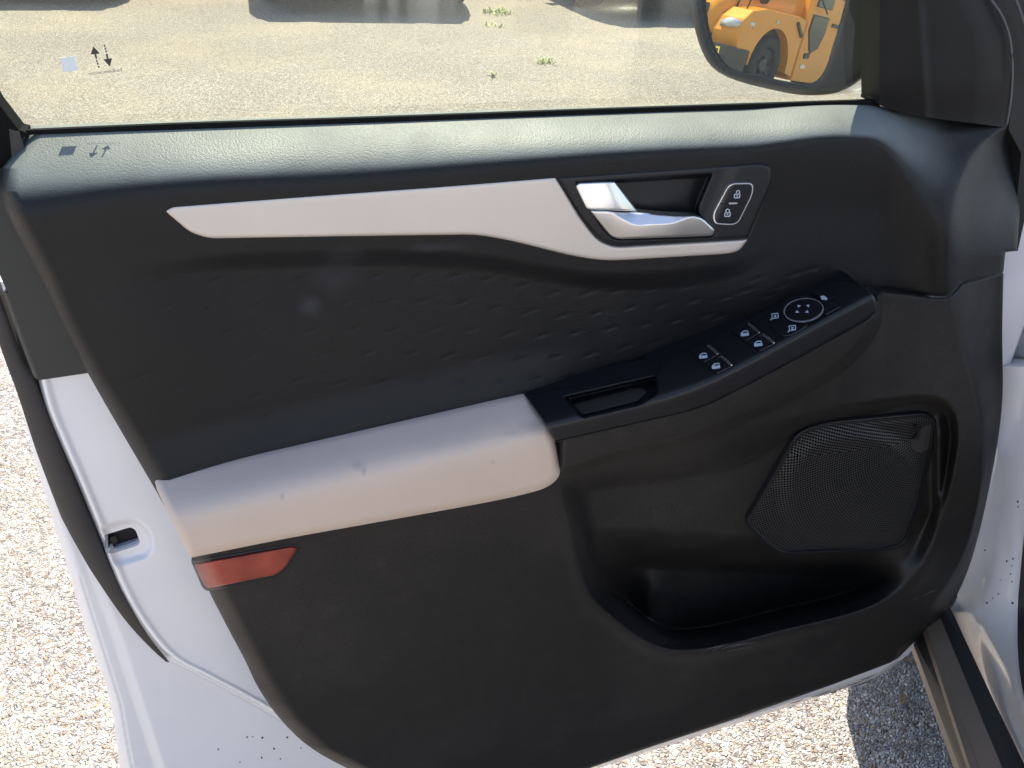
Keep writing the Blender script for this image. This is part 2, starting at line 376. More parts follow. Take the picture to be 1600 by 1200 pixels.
# ---- door geometry: all depth fields are metres in front of the door steel
ytop = ip([(-60, 210), (40, 206), (270, 198), (500, 190), (700, 183), (900, 176), (1150, 168), (1368, 163), (1420, 176), (1500, 190), (1560, 196), (1640, 204)])
Wled = ip([(-60, 118), (50, 108), (156, 93), (312, 82), (500, 80), (750, 69), (1000, 58), (1187, 55), (1330, 50), (1378, 52), (1440, 105), (1500, 165), (1640, 200)])
ycre = ip([(-60, 430), (200, 420), (300, 405), (450, 398), (653, 396), (775, 405), (856, 420), (937, 431), (998, 431), (1100, 421), (1160, 408), (1200, 385), (1240, 340), (1290, 300), (1640, 260)])
DIMP = [(40,190),(190,180),(340,180),(510,175),(640,180),(770,190),(900,215),(1020,245),(1150,245),(1270,235),(1400,230),(1540,220),
 (230,280),(390,275),(520,275),(670,280),(800,300),(930,315),(1060,330),(1190,320),(1320,300),(1440,290),(1560,275),
 (90,390),(260,380),(410,385),(570,380),(710,385),(850,400),(980,405),(1110,395),(1240,380),(1370,365),(1490,350),
 (-130,480),(140,480),(310,475),(480,475),(620,485),(750,490),(890,500),(1030,490),(1160,480),(1300,450),(1420,430),
 (-380,400),(-230,395),(-90,390),(-300,300),(-120,290),(60,285),(-450,290),(-480,195),(-280,195),(-120,190),
 (40,580),(-400,600),(-120,640),(200,590),(370,585),(520,580),(670,580),(810,580),(950,575),(1080,565),(1220,540),(1360,510),(-90,720),(-560,560),(-700,260),
 (1690,260),(1660,335),(1610,330),(1800,190),(1760,235),(1850,255),(1950,170),(1900,215),(2020,150)]
DIMP = [(450+.40625*a, 360+.40625*b) for a, b in DIMP]
padtop = ip([(200, 757), (240, 746), (330, 722), (450, 695), (600, 660), (720, 633), (820, 613), (1030, 575), (1100, 555)])
BEZ_IN = [(890, 285), (1110, 270), (1190, 266), (1194, 285), (1158, 362), (965, 372), (945, 364), (918, 335)]
XC1 = ip([(150, 1600), (195, 1572), (225, 1532), (270, 1504), (330, 1487), (400, 1479), (480, 1478)])
XC2 = ip([(420, 1470), (470, 1484), (540, 1500), (600, 1517), (660, 1531), (720, 1534), (800, 1524), (870, 1503), (930, 1466), (985, 1425), (1020, 1400)])
def d_upper(x, y):
    t = (y-ytop(x))/(1.32*Wled(x)); A = .052+.018*ss(1372, 1500, x)
    d = A*np.sin(pi/2*np.clip(t, 0, 1)) - .0
    d = np.where(t < 0, A*pi/2*t*.3, d)
    lm = ss(170, 420, x)*(1-ss(1080, 1215, x))
    d = d-.004*ss(0, 1, (y-ytop(x)-1.32*Wled(x))/120)
    d = d-.011*ss(-8, 24, y-ycre(x))*lm
    for cx, cy in DIMP:
        k = (np.abs(x-cx) < 24) & (np.abs(y-cy) < 18)
        if not k.any(): continue
        xx, yy = x[k]-cx, y[k]-cy; a = .95*xx-.31*yy; b = .31*xx+.95*yy
        prof = np.where(b < 0, np.clip(1+b/6., 0, 1), np.clip(1-b/2.2, 0, 1))
        d[k] -= .0010*np.clip(1-np.abs(a)/15, 0, 1)**.7*prof
    # the panel leans out to meet the armrest
    d = d+.014*ss(-70, 30, y-padtop(x))*(1-ss(820, 960, x))-.006*ss(960, 1060, x)*ss(430, 520, y)
    d = d-.030*ss(0, 8, -sdf(BEZ_IN, x, y))
    # roll back to the hinge edge
    xcr = XC1(y); xo = np.interp(y, [190, 400, 430, 470], [1596, 1590, 1570, 1568])
    q = np.clip((x-xcr)/(xo-xcr+6), 0, 1.2); d = d-.055*(q**1.25)
    d = d+.006*np.exp(-((x-xcr)/26)**2)*ss(200, 260, y)
    # roll back to the latch edge
    xl = np.interp(y, [200, 212, 237, 262, 300, 330, 430, 520, 590, 745, 870], [42, 37, 21, 2, 0, 10, 60, 100, 137, 235, 300])
    d = d-.016*np.clip(1-(x-xl)/30, 0, 1.3)**2
    return d

up_out = np.vstack([spl([(46, 206), (30, 218), (20, 240), (2, 262), (-2, 290), (10, 330), (60, 430), (100, 511), (140, 588), (190, 675), (238, 757), (258, 792)], 4),
    [(420, 765), (700, 705), (880, 668), (1030, 628), (1150, 590), (1250, 540), (1369, 470)],
    spl([(1372, 452), (1430, 459), (1470, 463), (1488, 457), (1500, 443)], 4), spl([(1510, 438), (1568, 425)], 2), [(1571, 394), (1589, 392), (1599, 260)],
    spl([(1597, 215), (1584, 199), (1560, 196), (1500, 190), (1420, 177), (1385, 170), (1369, 162)], 4), [(1150, 168), (900, 176), (700, 183), (500, 190), (270, 198), (120, 203)]])
S = 1.0
smc = lambda x, y, d: tuple((DOOR.point(np.array([x]), np.array([y]), np.array([d]))[0]-CARO).tolist())
SMUDGES = [(smc(485, 480, .04), (.013, .05, .015), .06), (smc(522, 440, .04), (.026, .05, .018), .045), (smc(540, 400, .045), (.024, .05, .014), .035), (smc(680, 385, .045), (.03, .05, .006), .05)]
SMUDGE_COL = (.30, .30, .36)
M_soft2 = mat('soft_black_vinyl_worn_sunlit', BLK, .52, bump=[('smooth', 760, .5, .0006)], vary=(9, .10), spec=.34, sheen=.02, build=sunlit_ledge)
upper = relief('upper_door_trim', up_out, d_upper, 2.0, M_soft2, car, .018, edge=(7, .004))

# ---- lower trim with map pocket
R_out = spl([(876, 768), (893, 830), (906, 885), (925, 933), (962, 968), (1010, 1002), (1060, 1016), (1130, 1008), (1220, 985), (1330, 958), (1395, 928), (1440, 885), (1474, 810), (1496, 715), (1499, 665), (1486, 632), (1455, 617), (1380, 622), (1280, 640), (1190, 660), (1100, 690), (1000, 712), (930, 722), (892, 738)], 5, True)
SPK = rnd([(1162, 817, 14), (1245, 672, 20), (1290, 658, 20), (1445, 643, 14), (1464, 655, 8), (1458, 700, 10), (1437, 795, 10), (1416, 852, 14), (1395, 860, 8), (1218, 868, 20)], 10)
yseam = ip([(800, 706), (866, 690), (960, 669), (1040, 652), (1100, 634), (1170, 602), (1260, 555), (1340, 513), (1366, 495), (1420, 462), (1640, 440)])
padbot = ip([(200, 890), (298, 870), (450, 842), (640, 808), (760, 786), (835, 770), (868, 757), (905, 735), (1000, 700), (1640, 600)])
ARM = np.vstack([[(866, 600), (866, 735)], spl([(880, 741), (905, 735), (960, 715), (1030, 702), (1100, 684), (1190, 646), (1270, 606), (1320, 573), (1352, 540), (1371, 505), (1374, 480)], 4), [(1374, 460), (1300, 430)]])
def d_lower(x, y):
    d = .083-.030*np.clip((y-padbot(x))/420, -.3, 1)
    cw = ss(1300, 1385, x)*(1-ss(600, 780, y)); d = d*(1-cw)+(.0615+.00004*(y-450))*cw
    d = d-.010*ss(0, 1, (260-(x-200)*.8-(y-900)*.0)/260)*0
    d = np.where(x < 866, np.minimum(d, .020+.070*ss(-40, -8, y-padbot(x))), d)
    # hinge side column, crest of the moulding
    hc = ss(1340, 1480, x)*(1-ss(600, 950, y)); d = d+.000*hc
    s = sdf(R_out, x, y)
    lev = .044                                       # recess floor carrying the speaker
    rec = lev-.085*ss(838, 905, y+.05*(1300-x))*ss(905, 1010, x)*(1-ss(1330, 1440, x+.4*(900-y)))
    rec = rec-.050*ss(870, 930, y)*(1-ss(955, 1035, x))
    rec = rec+.020*np.exp(-((x-1010)/30)**2)*ss(860, 930, y)
    rec = rec+.030*np.exp(-((x-1385)/60)**2-((y-915)/45)**2)
    rec = rec+.013*np.exp(-((x-1468)/9)**2)*ss(640, 680, y)
    wl = np.where(y > 930, 34, np.where(x > 1380, 26, 42)); wl = 42-10*ss(850, 950, y)-14*ss(1350, 1440, x)
    topw = (1-ss(700, 800, y))*(1-ss(1150, 1270, x)); wl = (wl+20*topw)*(1-.45*ss(1180, 1280, x)*(1-ss(740, 850, y)))
    k = ss(0, 1, -s/wl); low = ss(770, 860, y)*(1-ss(1330, 1430, x)*(1-ss(900, 940, y)))
    k = k*(1-low)+low*(.30*np.clip(-s/17, 0, 1)+.70*ss(15, 34, -s))
    d = d*(1-k)+rec*k
    # armrest front continues below the switch panel
    arm = ss(-6, 15, -sdf(ARM, x, y))*(.8+.2*(1-ss(0, 70, y-yseam(x))))*ss(866, 884, x)
    d = np.where(arm > 0, d+(.108-d)*arm, d)
    # lip rolls over before it drops
    d = d+.004*np.exp(-((s-6)/12)**2)*ss(800, 900, y)
    # hinge edge
    xcr = XC2(y)
    xo = np.interp(y, [420, 560, 640, 730, 830, 890, 955, 990, 1030], [1570, 1566, 1566, 1552, 1531, 1511, 1482, 1442, 1402])
    q = np.clip((x-xcr)/(xo-xcr+4), 0, 1.2); d = d-.050*ss(0, 1.0, q)**.9
    # latch edge
    xl = np.interp(y, [700, 745, 870, 935, 1030, 1075, 1125, 1170, 1205], [205, 235, 300, 332, 382, 405, 440, 488, 560])
    d = d-.016*np.clip(1-(x-xl)/34, 0, 1.3)**2
    return d
lo_out = np.vstack([[(238, 757), (300, 868)], spl([(332, 935), (358, 985), (382, 1030), (405, 1077), (440, 1126), (488, 1170), (560, 1208), (640, 1232)], 4),
    [(860, 1222), (1000, 1173), (1150, 1123), (1300, 1070), (1390, 1036)], spl([(1404, 1028), (1440, 992), (1480, 956), (1500, 920), (1516, 880), (1533, 820), (1552, 730), (1563, 660), (1567, 600), (1566, 520), (1568, 426)], 4),
    [(1511, 440), (1503, 444)], spl([(1501, 445), (1489, 459), (1470, 465), (1430, 461), (1373, 454)], 4), [(1366, 492), (1340, 505), (1170, 592), (1040, 640), (866, 678), (600, 745), (300, 800)]])
lower = relief('lower_door_trim', lo_out, d_lower, 2.0, M_hard, car, .02, edge=(6, .003))

# speaker grille with punched holes in rings
P0 = DOOR.point(np.array([1432.]), np.array([672.]), np.array([.03]))[0]-CARO
def grille(n, b, co):
    L = n.links.new; Mth = lambda op, a, bb=None, cc=None: _m(n, op, a, bb, cc)
    sp = n.nodes.new('ShaderNodeSeparateXYZ'); L(co, sp.inputs[0])
    dx = Mth('SUBTRACT', sp.outputs[0], float(P0[0])); dz = Mth('SUBTRACT', sp.outputs[2], float(P0[2]))
    r = Mth('SQRT', Mth('ADD', Mth('MULTIPLY', dx, dx), Mth('MULTIPLY', dz, dz)))
    PIT = .00335
    rn = Mth('DIVIDE', r, PIT*.87); ring = Mth('ROUND', rn); fr = Mth('MULTIPLY', Mth('SUBTRACT', rn, ring), .87)
    ang = Mth('ARCTAN2', dz, dx)
    cnt = Mth('ROUND', Mth('MULTIPLY', ring, 2*pi*.87)); an = Mth('DIVIDE', Mth('MULTIPLY', ang, Mth('MULTIPLY', ring, .87*6)), 6.0)
    an = Mth('ADD', an, Mth('MULTIPLY', Mth('MODULO', ring, 2.0), .5))
    fa = Mth('SUBTRACT', an, Mth('ROUND', an))
    dd = Mth('SQRT', Mth('ADD', Mth('MULTIPLY', fr, fr), Mth('MULTIPLY', fa, fa)))
    mr = n.nodes.new('ShaderNodeMapRange'); L(dd, mr.inputs[0]); mr.inputs[1].default_value = .29; mr.inputs[2].default_value = .38
    # only inside the perforated field
    hole = mr.outputs[0]
    lim = Mth('GREATER_THAN', .018, r); hole = Mth('MAXIMUM', hole, lim)
    mx = n.nodes.new('ShaderNodeMix'); mx.data_type = 'RGBA'; L(hole, mx.inputs[0]); mx.inputs[6].default_value = (.0015, .0015, .0015, 1); mx.inputs[7].default_value = (.034, .032, .031, 1)
    L(mx.outputs[2], b.inputs['Base Color'])
    mm = n.nodes.new('ShaderNodeMapRange'); L(hole, mm.inputs[0]); mm.inputs[3].default_value = 0.02; mm.inputs[4].default_value = .45; L(mm.outputs[0], b.inputs['Specular IOR Level'])
    bp = n.nodes.new('ShaderNodeBump'); bp.inputs['Distance'].default_value = .001; bp.inputs['Strength'].default_value = .8; L(hole, bp.inputs['Height']); L(bp.outputs[0], b.inputs['Normal'])
M_grille = mat('perforated_speaker_plastic', (.03, .03, .03), .42, build=grille)
def d_spk(x, y):
    r = np.hypot((x-1335)/122, (y-765)/100)
    s = sdf(SPK, x, y)
    return .048+.006*(1-ss(.78, 1.05, r))+.002*(1-ss(0, 1, r))-.002*ss(-14, -4, s)+.0035*np.exp(-((s+3.5)/2.6)**2)
sg = relief('speaker_grille', SPK, d_spk, 2.0, M_grille, car, .014)
relief('speaker_grille_frame', np.vstack([SPK+0, ]), lambda x, y: d_spk(x, y)+.0012, 1.5, M_bezel, sg, .004, holes=[SPK*.0+np.array([(1311+(p[0]-1311)*.968, 757+(p[1]-757)*.96) for p in SPK])])
th = np.linspace(-1.25, 1.15, 12)
plates('grille_boss', [ribbon([(1424+12*cos(t), 676-11*sin(t)+0) for t in th], np.array([1]+[5]*10+[1]))], d_spk, .003, M_bezel, sg, .003)

# ---- armrest pad
M_pad = None
pad_top = planedepth([(245, 748, .052), (815, 615, .052), (560, 742, .105)])
def d_pad(x, y):
    base = smin(pad_top(x, y), .106-.00010*(y-padbot(x)+90)*0-.00009*np.clip(y-padbot(x)+100, 0, 200), .011)
    return base
PAD = np.vstack([spl([(242, 752), (255, 742), (330, 721), (450, 694), (600, 660), (720, 633), (805, 615), (819, 613), (828, 619)], 4),
    spl([(845, 642), (860, 664), (867, 690), (873, 720), (875, 738), (868, 751), (850, 763), (820, 772), (760, 785), (640, 807), (450, 841), (315, 868), (300, 870), (291, 860)], 4), [(262, 800), (245, 765)]])
SMUDGES = [(smc(a, b, float(d_pad(np.array([float(a)]), np.array([float(b)]))[0])), q, k) for a, b, q, k in ((560, 727, (.008, .009, .006), .30), (568, 735, (.004, .006, .007), .3), (441, 776, (.003, .004, .005), .28), (838, 666, (.024, .012, .009), .30), (800, 676, (.022, .012, .006), .18), (770, 722, (.003, .004, .003), .2), (690, 690, (.05, .02, .01), .07))]
SMUDGE_COL = (.16, .15, .16)
M_pad = mat('cream_vinyl', (.62, .485, .395), .62, bump=[('smooth', 700, .25, .0006), ('noise', 1500, .1, .0003)], vary=(11, .035), build=smudge, sheen=.1)
pad = relief('armrest_pad', PAD, d_pad, 2.0, M_pad, car, .03, edge=(13, .010))

# ---- pull cup and switch panel
sw_top = planedepth([(862, 664, .110), (1345, 474, .110), (1045, 556, .056)])
yfr = ip([(820, 672), (862, 663), (960, 640), (1040, 620), (1090, 603), (1150, 575), (1240, 527), (1350, 468), (1380, 452)])
CUP = rnd([(878, 620, 4), (1000, 592, 5), (1026, 586, 5), (1031, 614, 12), (1000, 634, 6), (908, 655, 8)], 6)
def d_sw0(x, y):
    f = .113-.00004*(y-yfr(x)); return smin(.113+.66*(sw_top(x, y)-sw_top(x, yfr(x))), f, .0028)
def d_sw(x, y):
    s = sdf(CUP, x, y); return d_sw0(x, y)-.020*ss(0, 5, -s)
SW = np.vstack([[(818, 614)], spl([(868, 606), (950, 596), (1014, 586), (1026, 580), (1031, 569), (1042, 559)], 4), [(1090, 539), (1130, 520), (1200, 480)],
    spl([(1262, 446), (1285, 438), (1310, 436), (1335, 440), (1355, 451), (1368, 468), (1369, 484), (1362, 494), (1340, 508)], 4), [(1255, 555), (1170, 600)], spl([(1110, 630), (1070, 643), (1030, 652), (960, 668), (867, 689)], 4), [(850, 660)]])
sw = relief('switch_panel', SW, d_sw, 1.6, M_bezel, car, .03, edge=(5, .003))
plates('panel_seam', [ribbon(spl([(868, 690.5), (960, 670), (1030, 654), (1070, 645), (1110, 632), (1170, 602), (1255, 557), (1340, 510), (1362, 496)], 5), 1.7)], lambda x, y: .1105+0*x, .0, M_dark, sw, .001)
M_mat = mat('brown_rubber_mat', (.022, .018, .013), .7, bump=[('noise', 600, .2, .0006)])
relief('pull_cup_mat', rnd([(896, 633, 4), (1000, 606, 4), (1012, 612, 5), (996, 627, 5), (910, 648, 5)], 4), lambda x, y: d_sw0(x, y)-.0180, 1.5, M_mat, sw, .002)
sm_ = lambda pts, r=2: rnd(pts, r)
def rocker(poly, icon, tip):
    s = relief('window_switch', sm_(poly, 3), lambda x, y: d_sw0(x, y)+.0022, 1.0, M_piano, car, .003, edge=(2.5, .0012))
    ix, iy = icon; q = [(-6, 4), (-6.2, 0), (-2, -3.6), (4.5, -4), (6.3, 2.6)]
    o = [(ix+a*.95, iy+b) for a, b in q]
    pl = [ribbon([o[i], o[(i+1) % 5]], 1.3) for i in range(5)]+[ribbon([(ix-5.5, iy+.6), (ix+5.5, iy-.2)], 1.2), [(ix-5, iy+3.6), (ix-5, iy+.8), (ix+5.4, iy+.2), (ix+5.6, iy+2.6)]]
    plates('switch_icon', pl, lambda x, y: d_sw0(x, y)+.0022, .0008, M_icon, s, .0004)
    (ax, ay), (bx, by) = tip
    relief('switch_tip', ribbon([(ax, ay), ((ax*2+bx)/3, (ay*2+by)/3), ((ax+bx*2)/3, (ay+by*2)/3), (bx, by)], np.array([3.5, 4.2, 4.6, 3.2])), lambda x, y: d_sw0(x, y)+.0042, .9, M_chrome, s, .004, edge=(2, .0014))
# dark well behind the window switches
rocker([(1081, 552), (1111, 536), (1127, 552), (1100, 567)], (1099, 556), ((1108, 542), (1122, 553)))
rocker([(1101, 569), (1129, 554), (1147, 571), (1121, 585)], (1119, 572), ((1129, 559), (1144, 571)))
rocker([(1144, 519), (1173, 503), (1190, 519), (1166, 533)], (1164, 521), ((1172, 508), (1187, 520)))
rocker([(1167, 535), (1194, 521), (1213, 536), (1188, 550)], (1185, 537), ((1194, 525), (1210, 536)))
plates('panel_seam', [ribbon([(1081, 549), (1109, 533), (1138, 519)], 1.0), ribbon([(1145, 515), (1172, 500), (1207, 482)], 1.0)], d_sw0, .0004, M_dark, sw, .0003)
# mirror control
lobe = relief('mirror_select_button', spl([(1203, 487), (1216, 480), (1235, 478), (1262, 498), (1262, 507), (1252, 516), (1236, 524), (1220, 524), (1206, 513), (1200, 499)], 4, True), lambda x, y: d_sw0(x, y)+.0016, 1.0, M_piano, car, .003, edge=(3, .001))
def sqicon(ix, iy):
    o = [(ix-5, iy-3.5), (ix+5, iy-4.5), (ix+5, iy+2.5), (ix-4, iy+3.8)]
    return [ribbon([o[i], o[(i+1) % 4]], 1.1) for i in range(4)]+[ribbon([(ix-4, iy+3.5), (ix-7, iy+6)], 1.2), ribbon([(ix-1.5, iy-1), (ix+2, iy-1)], 1.3), ribbon([(ix-1.5, iy+1.4), (ix+2, iy+1)], 1.2)]
plates('button_icon', sqicon(1211, 494), lambda x, y: d_sw0(x, y)+.0016, .0008, M_icon, lobe, .0004)
plates('button_icon', sqicon(1238, 513), lambda x, y: d_sw0(x, y)+.0016, .0008, M_icon, lobe, .0004)
ell = lambda cx, cy, a, b, rot=-.12, n=40: np.array([(cx+a*cos(t)*cos(rot)-b*sin(t)*sin(rot), cy+a*cos(t)*sin(rot)+b*sin(t)*cos(rot)) for t in np.linspace(0, 2*pi, n, endpoint=False)])
dial = relief('mirror_control_dial', ell(1256, 484.5, 30, 17.5), lambda x, y: d_sw0(x, y)+.005, 1.0, M_piano, car, .008, edge=(3, .0015))
relief('dial_ring', ell(1256, 485, 31.5, 18.8), lambda x, y: d_sw0(x, y)+.0052, .9, M_ring, dial, .0008, holes=[ell(1256, 484.6, 29.8, 17.3)])
tr = []
for dx, dy in ((-7, -6.5), (6, -7), (-9.5, 2), (4.5, 2)):
    cx, cy = 1256+dx, 485+dy; sx = 1 if dx > 0 else -1; sy = 1 if dy > 0 else -1
    tr.append([(cx+sx*3, cy+sy*1.8), (cx-sx*2.4, cy+sy*1.2), (cx+sx*1.6, cy-sy*2.2)])
plates('dial_arrow', tr, lambda x, y: d_sw0(x, y)+.005, .0008, M_icon, dial, .0004)
lk = relief('window_lock_button', sm_([(1268, 459), (1290, 459), (1299, 465), (1313, 480), (1292, 492), (1283, 490), (1289, 478), (1282, 467)], 3), lambda x, y: d_sw0(x, y)+.0026, 1.0, M_piano, car, .003, edge=(2.5, .001))
plates('button_icon', [[(1282, 463), (1288, 462), (1293, 466), (1292, 469), (1284, 468)]], lambda x, y: d_sw0(x, y)+.0026, .0008, M_icon, lk, .0004)

# ---- silver decor strip, handle bezel, handle
dd0 = lambda x, y: .0455+0*x
STRIP = np.vstack([rnd([(257, 330, 4), (268, 322, 6), (500, 304, 60), (700, 290, 60), (868, 276.5, 2), (907, 342, 20), (934, 376, 14), (960, 386, 12), (1168, 374, 1), (1155, 392, 9), (1135, 396.5, 10), (950, 407.5, 26), (900, 401, 30), (800, 376, 30), (745, 366, 30), (500, 369.5, 40), (325, 372.5, 16), (296, 362, 10)], 8, 6)])
def d_strip(x, y):
    yc = np.interp(x, [250, 868, 1170], [345, 320, 384]); return d_upper(x, y)*0+.0505+.0022*ss(-40, 10, y-np.interp(x, [258, 868], [328, 277]))
relief('silver_decor_strip', STRIP, d_strip, 1.6, M_silver, car, .01, edge=(5, .0025))
STR2 = np.vstack([rnd([(252, 330, 6), (264, 319, 6), (500, 301, 60), (869, 273, 4), (1188, 252, 14), (1209, 258, 12), (1209, 285, 16), (1170, 378, 14), (1158, 396, 12), (1135, 400, 12), (950, 411, 26), (896, 405, 30), (796, 379, 30), (745, 369, 30), (500, 373, 40), (322, 376, 16), (292, 366, 12)], 8, 6)])
relief('decor_surround', STR2, lambda x, y: .0495+0*x, 1.6, M_rubber, car, .012, edge=(4, .003), holes=[np.array(BEZ_IN, float)])
BEZ = rnd([(871, 276.5, 3), (1186, 255, 12), (1205, 259, 10), (1206, 285, 18), (1168, 372, 3), (962, 384, 12), (937, 374, 14), (909, 341, 20)], 6, 5)
RCS = rnd([(897, 284, 5), (1115, 270, 4), (1090, 330, 10), (1119, 364, 6), (1112, 372, 4), (958, 376, 12), (936, 352, 12)], 5)
d_bez = lambda x, y: .0530+.0014*ss(1100, 1130, x-.45*(330-y))-.017*ss(0, 6, -sdf(RCS, x, y))
bez = relief('handle_bezel', BEZ, d_bez, 1.4, M_bezel, car, .012, edge=(5, .003))
UPB = rnd([(899, 291, 5), (904, 286, 4), (961, 284, 2), (997, 330, 1), (917, 327.5, 5)], 3)
def d_upb(x, y): t = (x-900)/95; return .0545-.010*ss(.45, 1.05, t+(y-284)/45*-.25)+.0016*ss(0, 1, (y-284)/44)+.003*np.sin(pi*np.clip(t, 0, 1))
hnd = relief('release_handle', UPB, d_upb, 1.2, M_chrome, car, .006, edge=(2.5, .0015))
LEV = rnd([(922, 329, 3), (997, 330.5, 6), (1040, 335, 20), (1084, 336.5, 10), (1098, 341, 6), (1117, 359, 4), (1114, 368, 5), (967, 373.5, 8), (954, 369, 8), (938, 349, 10)], 4, 5)
ycr = ip([(915, 331), (955, 332), (972, 342), (990, 350), (1020, 350), (1050, 348), (1075, 340), (1090, 337), (1120, 337)])
def d_lev(x, y):
    up = np.clip((ycr(x)-y)/16, 0, 1); dn = np.clip((y-ycr(x))/30, 0, 1.4)
    return .0600+.003*ss(925, 1060, x)-.0085*up-.0014*dn**1.6+.0*x
relief('handle_lever', LEV, d_lev, 1.2, M_chrome, hnd, .008, edge=(3, .002))
LKB = rnd([(1140, 286.5, 11), (1178, 286, 11), (1176, 304, 12), (1152, 352, 12), (1116, 350, 10), (1114, 335, 10)], 9, 6)
shr = lambda P, k: (P-P.mean(0))*k+P.mean(0)
lb = relief('door_lock_button', LKB, lambda x, y: d_bez(x, y)+.0018, 1.0, M_piano, car, .004, edge=(3, .001))
relief('lock_button_ring', LKB, lambda x, y: d_bez(x, y)+.0024, .8, M_ring, lb, .004, holes=[(LKB-LKB.mean(0))*np.array([.945, .955])+LKB.mean(0)])
def lockicon(cx, cy, open_):
    o = [(cx-4.2, cy-.3), (cx+4.2, cy-1), (cx+3.6, cy+5), (cx-4.6, cy+5.3)]
    p = [ribbon([o[i], o[(i+1) % 4]], 1.4) for i in range(4)]+[ribbon([(cx-1, cy+2.3), (cx+1, cy+2.2)], 1.8)]
    a = 1.5 if open_ else 0
    p.append(ribbon([(cx-2.6+a, cy-(2.6 if open_ else .4)), (cx-2.4+a, cy-5), (cx+.4+a, cy-6.6), (cx+2.8+a*.6, cy-5), (cx+2.8+a*.4, cy-.8)], 1.3)); return p
plates('lock_icon', lockicon(1152, 304, True), lambda x, y: d_bez(x, y)+.0018, .0008, M_icon, lb, .0004)
plates('lock_icon', lockicon(1137, 333, False), lambda x, y: d_bez(x, y)+.0018, .0008, M_icon, lb, .0004)
plates('indicator_bar', [ribbon([(1139, 318), (1152, 317.6)], 2.4)], lambda x, y: d_bez(x, y)+.0018, .001, M_ring, lb, .0006)
plates('button_split', [ribbon([(1124, 318.5), (1168, 316.5)], .9)], lambda x, y: d_bez(x, y)+.0018, .0004, M_dark, lb, .0003)

# ---- red reflector
def redlens(n, b, co):
    L = n.links.new; t = n.nodes.new('ShaderNodeTexWave'); t.inputs['Scale'].default_value = 300; L(co, t.inputs['Vector'])
    bp = n.nodes.new('ShaderNodeBump'); bp.inputs['Distance'].default_value = .0006; bp.inputs['Strength'].default_value = .35; L(t.outputs['Fac'], bp.inputs['Height']); L(bp.outputs[0], b.inputs['Normal'])
    nz = n.nodes.new('ShaderNodeTexNoise'); nz.inputs['Scale'].default_value = 28; L(co, nz.inputs['Vector'])
    cr = n.nodes.new('ShaderNodeValToRGB'); L(nz.outputs[0], cr.inputs[0]); cr.color_ramp.elements[0].position = .35; cr.color_ramp.elements[0].color = (.22, .026, .016, 1)
    cr.color_ramp.elements[1].position = .65; cr.color_ramp.elements[1].color = (.38, .062, .036, 1); L(cr.outputs[0], b.inputs['Base Color'])
M_red = mat('red_reflector_lens', (.35, .04, .03), .35, coat=.3, spec=.3, build=redlens)
RED = rnd([(303, 882, 3), (456, 854, 4), (465, 857, 3), (445, 887, 8), (430, 898, 8), (326, 919.5, 4), (319, 915, 4)], 4)
relief('reflector_surround', rnd([(298, 876, 3), (458, 849, 6), (470, 855, 4), (448, 890, 10), (433, 902, 10), (324, 924, 4), (316, 918, 4)], 4), lambda x, y: d_lower(x, y)+.001, 1.6, M_bezel, car, .006, edge=(3, .001))
relief('red_reflector', RED, lambda x, y: d_lower(x, y)+.0035, 1.6, M_red, car, .005, edge=(4, .002))

# ---- painted door shell, seal, applique
FL = spl([(56, 588), (70, 640), (95, 700), (122, 762), (150, 830), (158, 850), (166, 875), (190, 930), (225, 986), (262, 1026), (310, 1052), (370, 1084), (430, 1118), (480, 1147), (540, 1180), (600, 1215), (680, 1250)], 5)
flx = lambda y: np.interp(y, FL[:, 1], FL[:, 0])
HOLE = rnd([(163, 836, 2), (204, 823.5, 6), (212, 828, 5), (219, 848, 5), (214, 853, 4), (172, 866, 4), (165, 862, 3)], 4)
def d_shell(x, y):
    s = x-flx(y)
    d = -.030+.036*ss(-3, 9, s*np.interp(y, [900, 1100, 1200], [1, .8, .6]))
    d = d+.003*np.exp(-((s-12)/7)**2)
    # pressed basin around the latch
    b = sdf(rnd([(150, 820, 10), (215, 806, 22), (243, 835, 22), (240, 872, 22), (175, 890, 16)], 16), x, y)
    d = d-.007*ss(0, 12, -b)*ss(-4, 10, s)
    # character line down the outer panel
    e = x-np.interp(y, [590, 800, 1000, 1200], [42, 110, 185, 250])
    d = d+.004*ss(-10, 10, e)*(1-ss(-8, 4, s))
    o = x-np.interp(y, [560, 600, 680, 800, 930, 1030, 1100, 1170, 1200], [10, 25, 45, 78, 118, 150, 172, 184, 190])
    d = d-.016*np.clip(1-o/20, 0, 1.2)**2*(1-ss(-10, 0, s))
    d = d-.0022*np.exp(-((o-17)/1.3)**2)*(y > 900)*(1-ss(-30, -10, s))
    yb = np.interp(x, [900, 1200, 1375, 1404], [1200, 1105, 1046, 1026]); kk = ss(-6, 4, y-yb)*(x > 700); d = np.where(kk > 0, d*(1-kk)+(.010-.015*ss(0, 22, y-yb))*kk, d)
    return d
SHELL = np.vstack([[(137, 575), (300, 700), (1560, 700), (1556, 730), (1500, 915), (1420, 1022)], spl([(1404, 1034), (1386, 1048), (1360, 1062), (1325, 1074), (1270, 1092), (1200, 1115), (1050, 1163), (900, 1212), (800, 1246)], 3), [(210, 1260)],
    spl([(196, 1225), (186, 1195), (183, 1170), (178, 1130), (165, 1070), (150, 1030), (133, 980), (118, 930), (100, 870), (78, 800), (58, 730), (45, 680), (26, 605), (12, 560), (0, 530)], 3), [(-30, 440), (100, 440)]])
shell = relief('painted_door_shell', SHELL, d_shell, 2.4, M_white, car, .03, holes=[HOLE, (R_out-R_out.mean(0))*1.07+R_out.mean(0)])
